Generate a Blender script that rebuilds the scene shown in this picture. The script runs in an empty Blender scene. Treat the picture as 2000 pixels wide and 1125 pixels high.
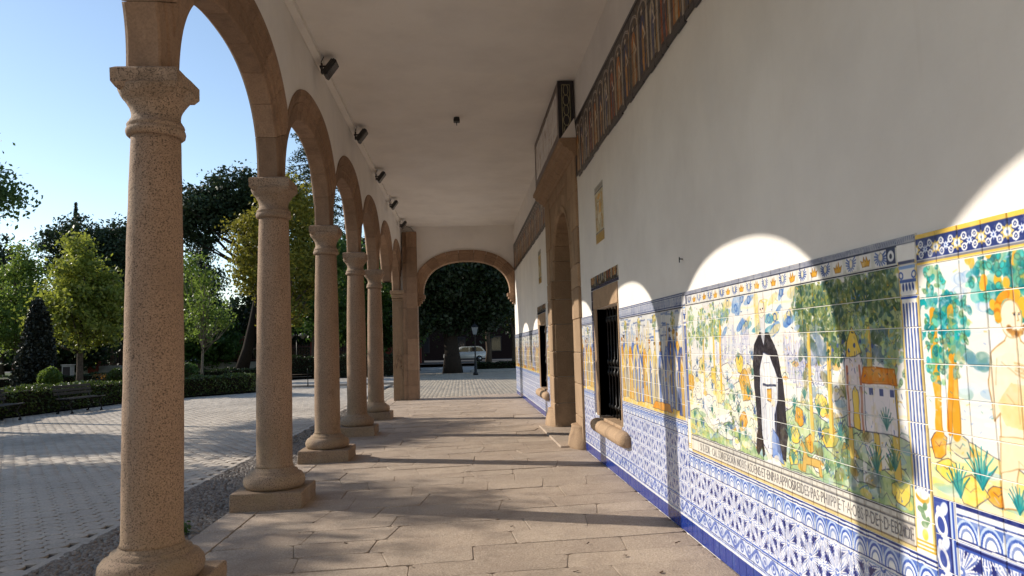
import bpy, bmesh, math, random
import numpy as np
from mathutils import Vector, Matrix
SC = bpy.context.scene
COL = SC.collection
rad = math.radians
# ================================================================ CAMERA, SKY, SUN, EXPOSURE
cam_d = bpy.data.cameras.new('camera'); cam = bpy.data.objects.new('camera', cam_d); COL.objects.link(cam); SC.camera = cam
cam_d.sensor_width = 36; cam_d.lens = 26.185; cam_d.clip_start = .05; cam_d.clip_end = 3000
YAW, PITCH, ROLL = .0693, .0787, -.0282
_f = Vector((math.sin(YAW), math.cos(YAW), 0)); _r = Vector((math.cos(YAW), -math.sin(YAW), 0)); _u = Vector((0, 0, 1))
_F = _f*math.cos(PITCH)+_u*math.sin(PITCH); _U2 = _u*math.cos(PITCH)-_f*math.sin(PITCH)
_R = _r*math.cos(ROLL)+_U2*math.sin(ROLL); _U = _U2*math.cos(ROLL)-_r*math.sin(ROLL)
M = Matrix((_R, _U, -_F)).transposed().to_4x4(); M.translation = (0, 0, 1.5333); cam.matrix_world = M

SUN = Vector((-1, .512, .588)).normalized()
w = bpy.data.worlds.new('World'); SC.world = w; w.use_nodes = True
nt = w.node_tree; bg = nt.nodes['Background']; sky = nt.nodes.new('ShaderNodeTexSky'); sky.sky_type = 'NISHITA'
sky.sun_disc = False; sky.sun_elevation = math.asin(SUN.z); sky.sun_rotation = math.atan2(SUN.x, SUN.y)
sky.air_density = 1.0; sky.dust_density = .15; sky.ozone_density = .15; sky.altitude = 400
nt.links.new(sky.outputs[0], bg.inputs[0]); bg.inputs[1].default_value = .15
sd = bpy.data.lights.new('sun', 'SUN'); so = bpy.data.objects.new('sun', sd); COL.objects.link(so)
sd.energy = 5.0; sd.angle = rad(.53); sd.color = (1, .91, .78); so.rotation_euler = SUN.to_track_quat('Z', 'Y').to_euler(); so.location = SUN*60
SC.view_settings.view_transform = 'Standard'; SC.view_settings.look = 'None'; SC.view_settings.gamma = 1; SC.view_settings.use_curve_mapping = False
SC.view_settings.exposure = .22
SC.render.engine = 'CYCLES'; SC.cycles.max_bounces = 8; SC.cycles.diffuse_bounces = 5; SC.cycles.use_denoising = True
SC.cycles.sample_clamp_indirect = 6

# ================================================================ HELPERS
RND = random.Random(7)
def lk(o, parent=None):
    COL.objects.link(o)
    if parent is not None: o.parent = parent
    return o
def tag(o, label=None, cat=None, group=None, kind=None):
    if label: o['label'] = label
    if cat: o['category'] = cat
    if group: o['group'] = group
    if kind: o['kind'] = kind
    return o
def thing(name, label, cat, loc=(0, 0, 0), rz=0, group=None):
    o = bpy.data.objects.new(name, None); o.empty_display_size = .1; lk(o)
    o.location = loc; o.rotation_euler = (0, 0, rz); return tag(o, label, cat, group)
def copy_tree(o, parent=None, first=True):
    c = o.copy(); COL.objects.link(c)
    if parent is not None: c.parent = parent
    for ch in o.children: copy_tree(ch, c, False)
    return c
class MB:
    def __init__(s): s.v, s.f, s.sm = [], [], []
    def add(s, vs, fs, smooth=False):
        n = len(s.v); s.v += [tuple(p) for p in vs]; s.f += [tuple(i+n for i in q) for q in fs]; s.sm += [smooth]*len(fs); return s
    def box(s, x0, x1, y0, y1, z0, z1, b=0.):
        if b <= 0:
            return s.add([(x0, y0, z0), (x1, y0, z0), (x1, y1, z0), (x0, y1, z0), (x0, y0, z1), (x1, y0, z1), (x1, y1, z1), (x0, y1, z1)],
                [(0, 3, 2, 1), (4, 5, 6, 7), (0, 1, 5, 4), (1, 2, 6, 5), (2, 3, 7, 6), (3, 0, 4, 7)])
        bm = bmesh.new(); r = bmesh.ops.create_cube(bm, size=1)
        for v in bm.verts: v.co = ((x0+x1)/2+v.co.x*(x1-x0), (y0+y1)/2+v.co.y*(y1-y0), (z0+z1)/2+v.co.z*(z1-z0))
        bmesh.ops.bevel(bm, geom=bm.edges[:], offset=b, segments=2, affect='EDGES', profile=.5)
        bm.verts.index_update(); s.add([v.co[:] for v in bm.verts], [[v.index for v in f.verts] for f in bm.faces]); bm.free(); return s
    def tube(s, pts, rs, n=8, caps=True, smooth=True):
        pts = [Vector(p) for p in pts]; rs = rs if hasattr(rs, '__len__') else [rs]*len(pts); vs = []; fs = []
        ref = Vector((0, 0, 1)) if abs((pts[-1]-pts[0]).normalized().z) < .9 else Vector((1, 0, 0))
        for i, p in enumerate(pts):
            d = (pts[min(i+1, len(pts)-1)]-pts[max(i-1, 0)]).normalized(); a = d.cross(ref).normalized(); b = d.cross(a)
            for k in range(n):
                t = 6.28318*k/n; vs.append(p+(a*math.cos(t)+b*math.sin(t))*rs[i])
        for i in range(len(pts)-1):
            for k in range(n): fs.append((i*n+k, i*n+(k+1) % n, (i+1)*n+(k+1) % n, (i+1)*n+k))
        if caps: fs.append(tuple(range(n))); fs.append(tuple(reversed(range((len(pts)-1)*n, len(pts)*n))))
        return s.add(vs, fs, smooth)
    def lathe(s, prof, n=40, cx=0, cy=0, smooth=True):
        vs = [(cx+r*math.cos(6.28318*k/n), cy+r*math.sin(6.28318*k/n), z) for r, z in prof for k in range(n)]
        fs = [(i*n+k, i*n+(k+1) % n, (i+1)*n+(k+1) % n, (i+1)*n+k) for i in range(len(prof)-1) for k in range(n)]
        fs += [tuple(reversed(range(n))), tuple(range((len(prof)-1)*n, len(prof)*n))]
        return s.add(vs, fs, smooth)
    def prism(s, poly, axis, a, b):
        """poly of 2-D points extruded along axis 'x','y' or 'z' from a to b"""
        n = len(poly); m = {'x': lambda p, t: (t, p[0], p[1]), 'y': lambda p, t: (p[0], t, p[1]), 'z': lambda p, t: (p[0], p[1], t)}[axis]
        vs = [m(p, a) for p in poly]+[m(p, b) for p in poly]
        return s.add(vs, [tuple(range(n)), tuple(reversed(range(n, 2*n)))]+[(i, i+n, (i+1) % n+n, (i+1) % n) for i in range(n)])
    def ball(s, c, rx, ry=None, rz=None, n=12, m=8):
        ry = ry or rx; rz = rz or rx; vs = []; fs = []
        for j in range(m+1):
            p = math.pi*j/m
            for k in range(n): vs.append((c[0]+rx*math.sin(p)*math.cos(6.28318*k/n), c[1]+ry*math.sin(p)*math.sin(6.28318*k/n), c[2]+rz*math.cos(p)))
        for j in range(m):
            for k in range(n): fs.append((j*n+k, (j+1)*n+k, (j+1)*n+(k+1) % n, j*n+(k+1) % n))
        return s.add(vs, fs, True)
    def mesh(s, name, mat=None, fix=True):
        me = bpy.data.meshes.new(name); me.from_pydata(s.v, [], s.f)
        me.polygons.foreach_set('use_smooth', s.sm)
        if fix:
            bm = bmesh.new(); bm.from_mesh(me); bmesh.ops.recalc_face_normals(bm, faces=bm.faces); bm.to_mesh(me); bm.free()
        if mat: me.materials.append(mat)
        me.update(); return me
    def build(s, name, mat, parent=None, auto=None):
        me = s.mesh(name, mat); o = bpy.data.objects.new(name, me); lk(o, parent)
        return o
def use(name, me, parent=None, loc=(0, 0, 0), rot=(0, 0, 0), sc=None):
    o = bpy.data.objects.new(name, me); lk(o, parent); o.location = loc; o.rotation_euler = rot
    if sc: o.scale = sc
    return o
def npmesh(name, V, F, mat, smooth=False):
    """V (n,3), F (m,k) arrays"""
    me = bpy.data.meshes.new(name); V = np.ascontiguousarray(V, np.float32); F = np.ascontiguousarray(F, np.int32); m, k = F.shape
    me.vertices.add(len(V)); me.vertices.foreach_set('co', V.ravel()); me.loops.add(m*k); me.loops.foreach_set('vertex_index', F.ravel())
    me.polygons.add(m); me.polygons.foreach_set('loop_start', np.arange(0, m*k, k, dtype=np.int32))
    if smooth: me.polygons.foreach_set('use_smooth', np.ones(m, bool))
    me.update(calc_edges=True); me.validate()
    if mat: me.materials.append(mat)
    return me

# ---------------------------------------------------------------- materials
class NT:
    def __init__(s, name, rough=.8, spec=.3):
        s.m = bpy.data.materials.new(name); s.m.use_nodes = True; s.t = s.m.node_tree; s.p = s.t.nodes['Principled BSDF']
        s.p.inputs['Roughness'].default_value = rough; s.p.inputs['Specular IOR Level'].default_value = spec
        s.pos = s.n('ShaderNodeNewGeometry').outputs['Position']; s.out = s.t.nodes['Material Output']
    def n(s, t, **k):
        q = s.t.nodes.new(t)
        for a, b in k.items(): setattr(q, a, b)
        return q
    def l(s, a, b): s.t.links.new(a, b)
    def noise(s, scale, detail=4, rough=.55, vec=None, stretch=None):
        q = s.n('ShaderNodeTexNoise'); q.inputs['Scale'].default_value = scale; q.inputs['Detail'].default_value = detail; q.inputs['Roughness'].default_value = rough
        v = vec or s.pos
        if stretch:
            mp = s.n('ShaderNodeMapping'); mp.inputs['Scale'].default_value = stretch; s.l(v, mp.inputs[0]); v = mp.outputs[0]
        s.l(v, q.inputs['Vector']); return q.outputs['Fac']
    def vor(s, scale, feature='F1', vec=None):
        q = s.n('ShaderNodeTexVoronoi', feature=feature); q.inputs['Scale'].default_value = scale; s.l(vec or s.pos, q.inputs['Vector']); return q
    def ramp(s, fac, stops, interp='LINEAR'):
        q = s.n('ShaderNodeValToRGB'); e = q.color_ramp.elements; q.color_ramp.interpolation = interp
        while len(e) < len(stops): e.new(.5)
        for i, (p, c) in enumerate(stops): e[i].position = p; e[i].color = (*c, 1) if hasattr(c, '__len__') else (c, c, c, 1)
        s.l(fac, q.inputs[0]); return q.outputs[0]
    def mix(s, fac, a, b, mode='MIX'):
        q = s.n('ShaderNodeMix', data_type='RGBA', blend_type=mode)
        for v, i in ((fac, 0), (a, 6), (b, 7)):
            if hasattr(v, 'is_linked'): s.l(v, q.inputs[i])
            else: q.inputs[i].default_value = (*v, 1) if hasattr(v, '__len__') else v
        return q.outputs[2]
    def math(s, op, a, b=0.):
        q = s.n('ShaderNodeMath', operation=op)
        for v, i in ((a, 0), (b, 1)):
            if hasattr(v, 'is_linked'): s.l(v, q.inputs[i])
            else: q.inputs[i].default_value = v
        return q.outputs[0]
    def objrnd(s): return s.n('ShaderNodeObjectInfo').outputs['Random']
    def island(s): return s.n('ShaderNodeNewGeometry').outputs['Random Per Island']
    def col(s, c):
        if hasattr(c, 'is_linked'): s.l(c, s.p.inputs['Base Color'])
        else: s.p.inputs['Base Color'].default_value = (*c, 1)
    def bump(s, h, strength=.3, dist=.01):
        q = s.n('ShaderNodeBump'); q.inputs['Strength'].default_value = strength; q.inputs['Distance'].default_value = dist; s.l(h, q.inputs['Height']); s.l(q.outputs[0], s.p.inputs['Normal'])
    def rough(s, fac, lo, hi):
        q = s.n('ShaderNodeMapRange'); q.inputs['To Min'].default_value = lo; q.inputs['To Max'].default_value = hi; s.l(fac, q.inputs[0]); s.l(q.outputs[0], s.p.inputs['Roughness'])

def m_granite(name, light, mid, dark, k=1.0):
    t = NT(name, .85, .25)
    a = t.noise(70*k, 3, .6); c = t.ramp(a, [(.30, mid), (.5, light), (.72, tuple(min(1, q*1.22) for q in light))])
    v = t.vor(105*k); sp = t.noise(110*k, 2, .5); c = t.mix(t.ramp(sp, [(.55, 0.), (.62, .95)]), c, dark)
    w = t.noise(2.2, 5, .6); c = t.mix(t.ramp(w, [(.35, 0.), (.75, .55)]), c, tuple(q*.72 for q in mid))
    c = t.mix(t.math('MULTIPLY', t.objrnd(), .45), c, tuple(q*.74 for q in mid))
    pz = t.n('ShaderNodeSeparateXYZ'); t.l(t.pos, pz.inputs[0]); lo = t.math('MULTIPLY', t.ramp(pz.outputs[2], [(.25, 1.), (1., 0.)]), t.ramp(t.noise(4, 5, .7), [(.38, 0.), (.62, .75)])); c = t.mix(t.math('MULTIPLY', lo, .6), c, (.31, .225, .125))
    blo = t.ramp(t.noise(1.3, 6, .75), [(.60, 0.), (.66, .4)]); c = t.mix(blo, c, tuple(q*.5 for q in mid))
    w2 = t.noise(5, 4, .6, stretch=(1, 1, .25)); c = t.mix(t.ramp(w2, [(.56, 0.), (.8, .4)]), c, (.40, .33, .26))
    t.col(c); t.bump(t.math('ADD', t.math('MULTIPLY', a, .6), t.noise(14, 4)), .5, .012); return t.m
def m_sandstone(name, a, b, k=1.):
    t = NT(name, .9, .2)
    n1 = t.noise(6*k, 6, .65); n2 = t.noise(60*k, 3); r = t.objrnd()
    c = t.ramp(n1, [(.28, b), (.55, a), (.8, tuple(q*1.25 for q in a))])
    c = t.mix(.35, c, t.ramp(n2, [(.3, tuple(q*.55 for q in a)), (.7, tuple(min(1, q*1.35) for q in a))]))
    c = t.mix(t.math('MULTIPLY', r, .55), c, tuple(q*.62 for q in b))
    st = t.noise(3.0, 5, .6, stretch=(1.2, 1.2, .3)); c = t.mix(t.ramp(st, [(.55, 0.), (.78, .55)]), c, (.10, .065, .045))
    t.col(c); t.bump(t.math('ADD', n2, t.noise(18, 5)), .55, .012); return t.m
def m_plaster():
    t = NT('white_plaster', .92, .15)
    n = t.noise(1.1, 6, .6); c = t.ramp(n, [(.3, (.71, .675, .635)), (.6, (.80, .765, .72))]); pt = t.noise(.45, 3, .5); c = t.mix(t.ramp(pt, [(.52, 0.), (.56, .16)]), c, (.70, .69, .69))
    s = t.noise(9, 5, .7); c = t.mix(t.ramp(s, [(.66, 0.), (.8, .18)]), c, (.55, .52, .48))
    dr = t.noise(7, 4, .6, stretch=(2, 2, .12)); c = t.mix(t.ramp(dr, [(.60, 0.), (.85, .16)]), c, (.52, .46, .40))
    t.col(c); t.bump(t.math('ADD', t.noise(3, 4), t.math('MULTIPLY', t.noise(45, 3), .2)), .35, .02); return t.m
def m_flag():
    t = NT('flagstone', .78, .3); r = t.objrnd()
    base = t.ramp(r, [(0, (.32, .24, .18)), (.3, (.47, .36, .27)), (.6, (.38, .30, .235)), (1, (.55, .43, .325))])
    n1 = t.noise(70, 4, .65); c = t.mix(.55, base, t.ramp(n1, [(.28, (.18, .14, .11)), (.5, (.44, .355, .28)), (.72, (.70, .60, .50))]))
    n2 = t.noise(2.6, 6, .6); c = t.mix(t.ramp(n2, [(.4, 0.), (.75, .5)]), c, (.27, .20, .155))
    dk = t.noise(1.1, 6, .7); c = t.mix(t.ramp(dk, [(.54, 0.), (.66, .42)]), c, (.20, .155, .12)); n3 = t.noise(9, 5, .65); c = t.mix(t.ramp(n3, [(.60, 0.), (.72, .35)]), c, (.44, .37, .31))
    t.col(c); t.bump(t.math('ADD', t.math('MULTIPLY', t.noise(90, 4, .7), .6), t.noise(10, 6, .7)), .95, .018); return t.m
def m_paver(name, stops):
    t = NT(name, .85, .25); r = t.island(); c = t.ramp(r, stops); n = t.noise(40, 5, .6)
    c = t.mix(.45, c, t.ramp(n, [(.3, tuple(q*.6 for q in stops[0][1])), (.7, tuple(q*1.2 for q in stops[-1][1]))]))
    c = t.mix(t.ramp(t.noise(.5, 5), [(.45, 0.), (.70, .5)]), c, (.26, .225, .19))
    t.col(c); t.bump(t.noise(90, 3), .3, .006); return t.m
def m_plain(name, col, rough=.6, spec=.4, metal=0, var=.25, sc=12, bump=.15):
    t = NT(name, rough, spec); n = t.noise(sc, 5, .6); t.col(t.mix(t.ramp(n, [(.3, 0.), (.75, 1.)]), tuple(q*(1-var) for q in col), tuple(min(1, q*(1+var*.6)) for q in col)))
    t.p.inputs['Metallic'].default_value = metal; t.bump(n, bump, .008); return t.m
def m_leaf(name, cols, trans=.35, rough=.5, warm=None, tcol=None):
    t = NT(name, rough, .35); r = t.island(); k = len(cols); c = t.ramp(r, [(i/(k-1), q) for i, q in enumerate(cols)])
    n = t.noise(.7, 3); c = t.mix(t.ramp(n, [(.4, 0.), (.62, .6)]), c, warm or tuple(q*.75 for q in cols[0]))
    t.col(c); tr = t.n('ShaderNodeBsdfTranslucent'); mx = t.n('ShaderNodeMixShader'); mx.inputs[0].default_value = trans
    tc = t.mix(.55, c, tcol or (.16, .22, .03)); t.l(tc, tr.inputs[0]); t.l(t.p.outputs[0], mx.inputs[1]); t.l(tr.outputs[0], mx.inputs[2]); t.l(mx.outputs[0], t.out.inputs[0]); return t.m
def m_img(name, cv, yleft, z0, rep=False, rough=.14, dim=1.):
    """glazed tile: the in-memory painting laid on the wall by world position (left edge at y = yleft, seen from the gallery)"""
    im = bpy.data.images.new(name+'_paint', cv.w, cv.h); a = np.ones((cv.h, cv.w, 4), np.float32); a[..., :3] = np.clip(cv.a, 0, 1)*dim
    im.pixels.foreach_set(a.ravel()); im.update(); im.pack()
    t = NT(name, rough, .5); sp = t.n('ShaderNodeSeparateXYZ'); t.l(t.pos, sp.inputs[0]); cb = t.n('ShaderNodeCombineXYZ')
    t.l(t.math('DIVIDE', t.math('SUBTRACT', yleft, sp.outputs[1]), cv.W), cb.inputs[0]); t.l(t.math('DIVIDE', t.math('SUBTRACT', sp.outputs[2], z0), cv.H), cb.inputs[1])
    ti = t.n('ShaderNodeTexImage', image=im, interpolation='Cubic', extension='REPEAT' if rep else 'EXTEND'); t.l(cb.outputs[0], ti.inputs[0])
    r = t.objrnd(); c = t.mix(1., ti.outputs[0], t.ramp(r, [(0, (.86, .87, .90)), (.5, (.97, .96, .94)), (1, (1, 1, 1))]), 'MULTIPLY')
    c = t.mix(t.ramp(t.noise(30, 5, .7), [(.62, 0.), (.78, .22)]), c, (.50, .47, .42))
    t.col(c); n = t.noise(16, 3); t.rough(t.noise(25, 4), rough*.7, rough*2.2); t.bump(n, .12, .01); return t.m

GRAN = m_granite('granite', (.43, .285, .19), (.30, .195, .126), (.055, .038, .028))
GRAN2 = m_granite('base_granite', (.41, .285, .195), (.285, .195, .13), (.08, .06, .046), .9)
SAND = m_sandstone('brown_sandstone', (.35, .225, .145), (.235, .148, .095))
SAND2 = m_sandstone('portal_sandstone', (.42, .29, .185), (.30, .20, .125))
PLAS = m_plaster(); FLAG = m_flag()
GROUT = m_plain('lime_grout', (.72, .70, .66), .9, .1, 0, .12, 30)
JOINT = m_plain('floor_joint', (.34, .27, .215), .95, .1, 0, .3, 30)
BLACK = m_plain('black_enamel', (.018, .018, .019), .45, .5, 0, .3, 40, .05)
IRON = m_plain('wrought_iron', (.022, .021, .021), .5, .5, .6, .4, 50, .3)
DARKW = m_plain('dark_timber', (.028, .018, .012), .7, .3, 0, .4, 8, .3)
# ---------------------------------------------------------------- PAINTED CERAMIC (numpy painter, kept in memory)
class Canvas:
    """hand-painting in metres: x to the right along the wall, y up"""
    def __init__(s, W, H, res, col, seed=0, z0=0.0):
        s.W, s.H, s.res, s.z0 = W, H, res, z0
        s.w, s.h = int(round(W/res)), int(round(H/res))
        s.a = np.empty((s.h, s.w, 3), np.float32); s.a[:] = col
        s.r = np.random.RandomState(seed)
        s.xs = (np.arange(s.w)+.5)*res; s.ys = (np.arange(s.h)+.5)*res+z0
        s.nx = s.noise(.05)*.010; s.ny = s.noise(.05)*.010
        s.fine = s.noise(.018); s.med = s.noise(.08)
    def noise(s, cell):
        gw, gh = int(s.W/cell)+3, int(s.H/cell)+3
        g = s.r.rand(gh, gw).astype(np.float32)-.5
        fx = np.arange(s.w)*s.res/cell; fy = np.arange(s.h)*s.res/cell
        ix, iy = fx.astype(int), fy.astype(int); tx, ty = fx-ix, fy-iy
        tx = tx*tx*(3-2*tx); ty = (ty*ty*(3-2*ty))[:, None]
        A = g[iy][:, ix]*(1-tx)+g[iy][:, ix+1]*tx
        B = g[iy+1][:, ix]*(1-tx)+g[iy+1][:, ix+1]*tx
        return A*(1-ty)+B*ty
    def box(s, x0, x1, y0, y1):
        i0 = max(0, int((x0)/s.res)); i1 = min(s.w, int((x1)/s.res)+2)
        j0 = max(0, int((y0-s.z0)/s.res)); j1 = min(s.h, int((y1-s.z0)/s.res)+2)
        return (i0, i1, j0, j1) if i1 > i0 and j1 > j0 else None
    def grid(s, b, wob=1.0):
        i0, i1, j0, j1 = b
        X = s.xs[None, i0:i1]+s.nx[j0:j1, i0:i1]*wob
        Y = s.ys[j0:j1, None]+s.ny[j0:j1, i0:i1]*wob
        return X, Y
    def blend(s, b, m, col, var=.25):
        i0, i1, j0, j1 = b
        t = s.a[j0:j1, i0:i1]
        f = np.clip(m*(1+var*2*s.fine[j0:j1, i0:i1]+var*2*s.med[j0:j1, i0:i1]), 0, 1)[..., None]
        t += (np.array(col, np.float32)-t)*f
    def poly(s, pts, col, a=1., line=None, lw=.004, var=.25, wob=1.):
        P = np.array(pts, np.float32)
        b = s.box(P[:, 0].min()-.02, P[:, 0].max()+.02, P[:, 1].min()-.02, P[:, 1].max()+.02)
        if not b: return
        X, Y = s.grid(b, wob); ins = np.zeros(X.shape, bool); n = len(P)
        for i in range(n):
            x0, y0 = P[i]; x1, y1 = P[(i+1) % n]
            if y0 == y1: continue
            c = ((y0 > Y) != (y1 > Y)) & (X < (x1-x0)*(Y-y0)/(y1-y0)+x0)
            ins ^= c
        if col is not None: s.blend(b, ins*a, col, var)
        if line is not None: s.stroke(list(pts)+[pts[0]], lw, line, .85, wob=wob)
    def stroke(s, pts, wd, col, a=1., var=.2, wob=1., taper=False):
        P = np.array(pts, np.float32)
        n = len(P)-1
        for i in range(n):
            (x0, y0), (x1, y1) = P[i], P[i+1]
            w = wd*(1-.75*i/max(1, n)) if taper else wd
            b = s.box(min(x0, x1)-w-.012, max(x0, x1)+w+.012, min(y0, y1)-w-.012, max(y0, y1)+w+.012)
            if not b: continue
            X, Y = s.grid(b, wob); dx, dy = x1-x0, y1-y0; L = dx*dx+dy*dy+1e-9
            t = np.clip(((X-x0)*dx+(Y-y0)*dy)/L, 0, 1)
            d = np.hypot(X-x0-t*dx, Y-y0-t*dy)
            s.blend(b, np.clip((w/2-d)/s.res+.5, 0, 1)*a, col, var)
    def dab(s, x, y, rx, ry, col, a=1., ang=0., ring=0., var=.3, wob=.6):
        r = max(rx, ry)
        b = s.box(x-r-.01, x+r+.01, y-r-.01, y+r+.01)
        if not b: return
        X, Y = s.grid(b, wob); c, q = math.cos(ang), math.sin(ang)
        u = ((X-x)*c+(Y-y)*q)/rx; v = (-(X-x)*q+(Y-y)*c)/ry
        d = np.sqrt(u*u+v*v); e = s.res/min(rx, ry)
        m = np.clip((1-d)/e+.5, 0, 1)
        if ring: m = m*np.clip((d-(1-ring/min(rx, ry)))/e+.5, 0, 1)
        s.blend(b, m*a, col, var)
    def foliage(s, x, y, rx, ry, cols, n, sz=.016, dark=(.22, .30, .25)):
        for k in range(n//7):
            t = s.r.rand()*6.283; q = math.sqrt(s.r.rand())*.85
            s.dab(x+rx*q*math.cos(t), y+ry*q*math.sin(t), sz*2.2, sz*1.6, cols[s.r.randint(len(cols))], .5, s.r.rand()*3)
        for k in range(n):
            t = s.r.rand()*6.283; q = math.sqrt(s.r.rand())
            px, py = x+rx*q*math.cos(t), y+ry*q*math.sin(t)
            c = np.array(cols[s.r.randint(len(cols))])*(.85+.3*s.r.rand())
            s.dab(px, py, sz*(.6+.8*s.r.rand()), sz*(.35+.5*s.r.rand()), np.clip(c, 0, 1), .75, s.r.rand()*3.14)
            if s.r.rand() < .4: s.dab(px, py, sz*.8, sz*.55, dark, .6, s.r.rand()*3.14, ring=.003)
    def tree(s, x, y0, y1, wd, crown, cols, n, lean=.0, tc=(.86, .74, .38)):
        s.stroke([(x, y0), (x+lean*.4, y0+(y1-y0)*.5), (x+lean, y1)], wd, tc)
        s.stroke([(x+wd*.45, y0), (x+lean*.4+wd*.45, y0+(y1-y0)*.5), (x+lean+wd*.3, y1)], .005, (.62, .47, .2), .8)
        for (cx, cy, rx, ry) in crown: s.foliage(x+lean+cx, y1+cy, rx, ry, cols, int(n*rx*ry/.01))
    def plant(s, x, y, h, col=(.25, .50, .47), k=7):
        for i in range(k):
            t = (i/(k-1)-.5)*2.2
            s.stroke([(x, y), (x+.45*h*math.sin(t)*.6, y+h*.55*math.cos(t)+.1*h), (x+h*.55*math.sin(t), y+h*.9*math.cos(t*.8))], .009, col, .85, taper=True)
            if i % 2: s.stroke([(x, y), (x+h*.55*math.sin(t), y+h*.9*math.cos(t*.8))], .003, (.12, .22, .28), .8)
    def person(s, x, y, h, robe, robe2, hair=(.75, .5, .15), out=(.16, .2, .34)):
        w = h*.30; R = s.r.rand
        s.poly([(x-w*.5, y), (x-w*.42, y+h*.4), (x-w*.45, y+h*.74), (x-w*.15, y+h*.86), (x+w*.2, y+h*.86), (x+w*.45, y+h*.72), (x+w*.4, y+h*.4), (x+w*.55, y)], robe, .9, out)
        s.poly([(x-w*.1, y), (x-w*.2, y+h*.5), (x+w*.05, y+h*.8), (x+w*.3, y+h*.6), (x+w*.25, y)], robe2, .85, out, .003)
        for k in range(7):
            q = -.4+.8*k/6
            s.stroke([(x+w*q, y+.01), (x+w*(q*.8+.1*R()), y+h*(.4+.35*R()))], .004, out, .6)
        s.dab(x, y+h*.925, h*.055, h*.07, (.93, .86, .76), 1); s.dab(x, y+h*.925, h*.055, h*.07, out, .7, ring=.003)
        s.dab(x, y+h*.97, h*.06, h*.035, hair, .9); s.dab(x+h*.01, y+h*.88, h*.03, h*.03, hair, .6)
        s.stroke([(x+w*.1, y+h*.68), (x+w*.5, y+h*.52), (x+w*.2, y+h*.5)], h*.05, (.93, .86, .76), .8)

NAVY, BLUE, SKYB, WHITE = (.10, .15, .42), (.20, .32, .66), (.50, .63, .83), (.90, .90, .90)
YEL, OCH, ORG, GRN, TEAL = (.92, .79, .34), (.84, .62, .20), (.87, .56, .12), (.56, .67, .46), (.10, .58, .60)
INK = (.20, .21, .30)

def egg_band(c, x0, x1, z0, z1, p=.124):
    b = c.box(x0, x1-.004, z0, z1-.004); X, Y = c.grid(b, .35); t = (Y-z0)/(z1-z0)
    o = np.zeros(X.shape)+1.; c.blend(b, o, (.30, .42, .72), .3)
    for lo, hi, col in ((.86, .93, WHITE), (.74, .80, WHITE), (.80, .84, NAVY), (.93, .98, NAVY), (.02, .08, WHITE), (.08, .12, NAVY)):
        c.blend(b, ((t > lo) & (t < hi))*1., col, .15)
    u = np.mod(X-x0, p)/p-.5; v = t
    for r, col in ((.50, (.72, .79, .90)), (.43, BLUE), (.36, (.86, .88, .93)), (.28, (.42, .50, .72)), (.21, (.95, .95, .94))):
        d = np.sqrt((u/ r)**2+((v-.12)/(r*1.28))**2)
        c.blend(b, ((d < 1) & (v < .73) & (v > .12))*1., col, .25)
    du = np.abs(np.mod(X-x0+p/2, p)/p-.5)
    c.blend(b, ((du < .05*(1.2-v)) & (v > .15) & (v < .68))*1., WHITE, .2)

def floral(c, x0, x1, z0, z1, p=.272, bg=(.10, .15, .43)):
    """white acanthus rosettes on blue, two tiles to the repeat"""
    b = c.box(x0, x1-.004, z0, z1-.004); X, Y = c.grid(b, .5)
    c.blend(b, np.ones(X.shape), bg, .35)
    for (ox, oy, n, big) in ((0, 0, 8, 1.), (.5, .5, 8, 1.), (.5, 0, 4, .5), (0, .5, 4, .5)):
        u = np.mod((X-x0)/p-ox+.5, 1)-.5; v = np.mod((Y-z0)/p-oy+.5, 1)-.5
        r = np.hypot(u, v); th = np.arctan2(v, u)
        pet = np.abs(np.cos(n/2*th))
        ser = 1+.10*np.sin(26*r*4)*(r > .12)
        lim = (.13+.315*pet**.6)*big*ser
        m = (r < lim)
        c.blend(b, m*1., (.91, .91, .92), .12)
        vein = m & (np.abs(np.sin(n/2*th)) < .22) & (r > .05) & (r < lim*.82)
        c.blend(b, vein*.7, (.32, .41, .70), .3)
        c.blend(b, (m & (np.abs(np.sin(n*th)) > .93) & (r > .09))*.75, (.30, .38, .66), .3)
        c.blend(b, ((r < .055*big+.02) & (r > .02))*1., (.36, .45, .72), .2); c.blend(b, (r < .026)*1., WHITE, .1)

def scroll_band(c, x0, x1, z0, z1, p=.124):
    b = c.box(x0, x1-.004, z0, z1-.004); X, Y = c.grid(b, .5); h = z1-z0; t = (Y-z0)/h; u = np.mod((X-x0)/p, 2)
    c.blend(b, np.ones(X.shape), (.80, .83, .90), .2)
    c.blend(b, ((t < .07) | (t > .93))*1., BLUE, .2); c.blend(b, (((t > .11) & (t < .15)) | ((t > .85) & (t < .89)))*1., NAVY, .2)
    w = .5+.25*np.sin(u*np.pi)
    d = np.abs(t-w); c.blend(b, ((d < .10) & (t > .16) & (t < .84))*.9, (.33, .42, .70), .3)
    d2 = np.hypot(np.mod(u, 1)-.5, (t-.5)*1.0); c.blend(b, ((d2 < .28) & (d2 > .20))*.9, (.28, .36, .64), .3)
    c.blend(b, (d2 < .12)*.9, (.22, .3, .6), .3)
    c.blend(b, ((np.abs(np.sin(u*np.pi*3+t*7)) < .25) & (t > .18) & (t < .82))*.5, (.42, .50, .76), .3)

def base_band(c, x0, x1, z0, z1):
    b = c.box(x0, x1-.004, z0, z1-.004)
    c.blend(b, np.ones((b[3]-b[2], b[1]-b[0])), (.07, .19, .52), .10)
    b = c.box(x0, x1-.004, z1-.016, z1-.004); c.blend(b, np.ones((b[3]-b[2], b[1]-b[0])), WHITE, .1)

def rect(c, x0, x1, z0, z1, col, a=1., var=.15):
    b = c.box(x0, x1-.003, z0, z1-.003)
    if b: c.blend(b, np.full((b[3]-b[2], b[1]-b[0]), a, np.float32), col, var)

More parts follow.
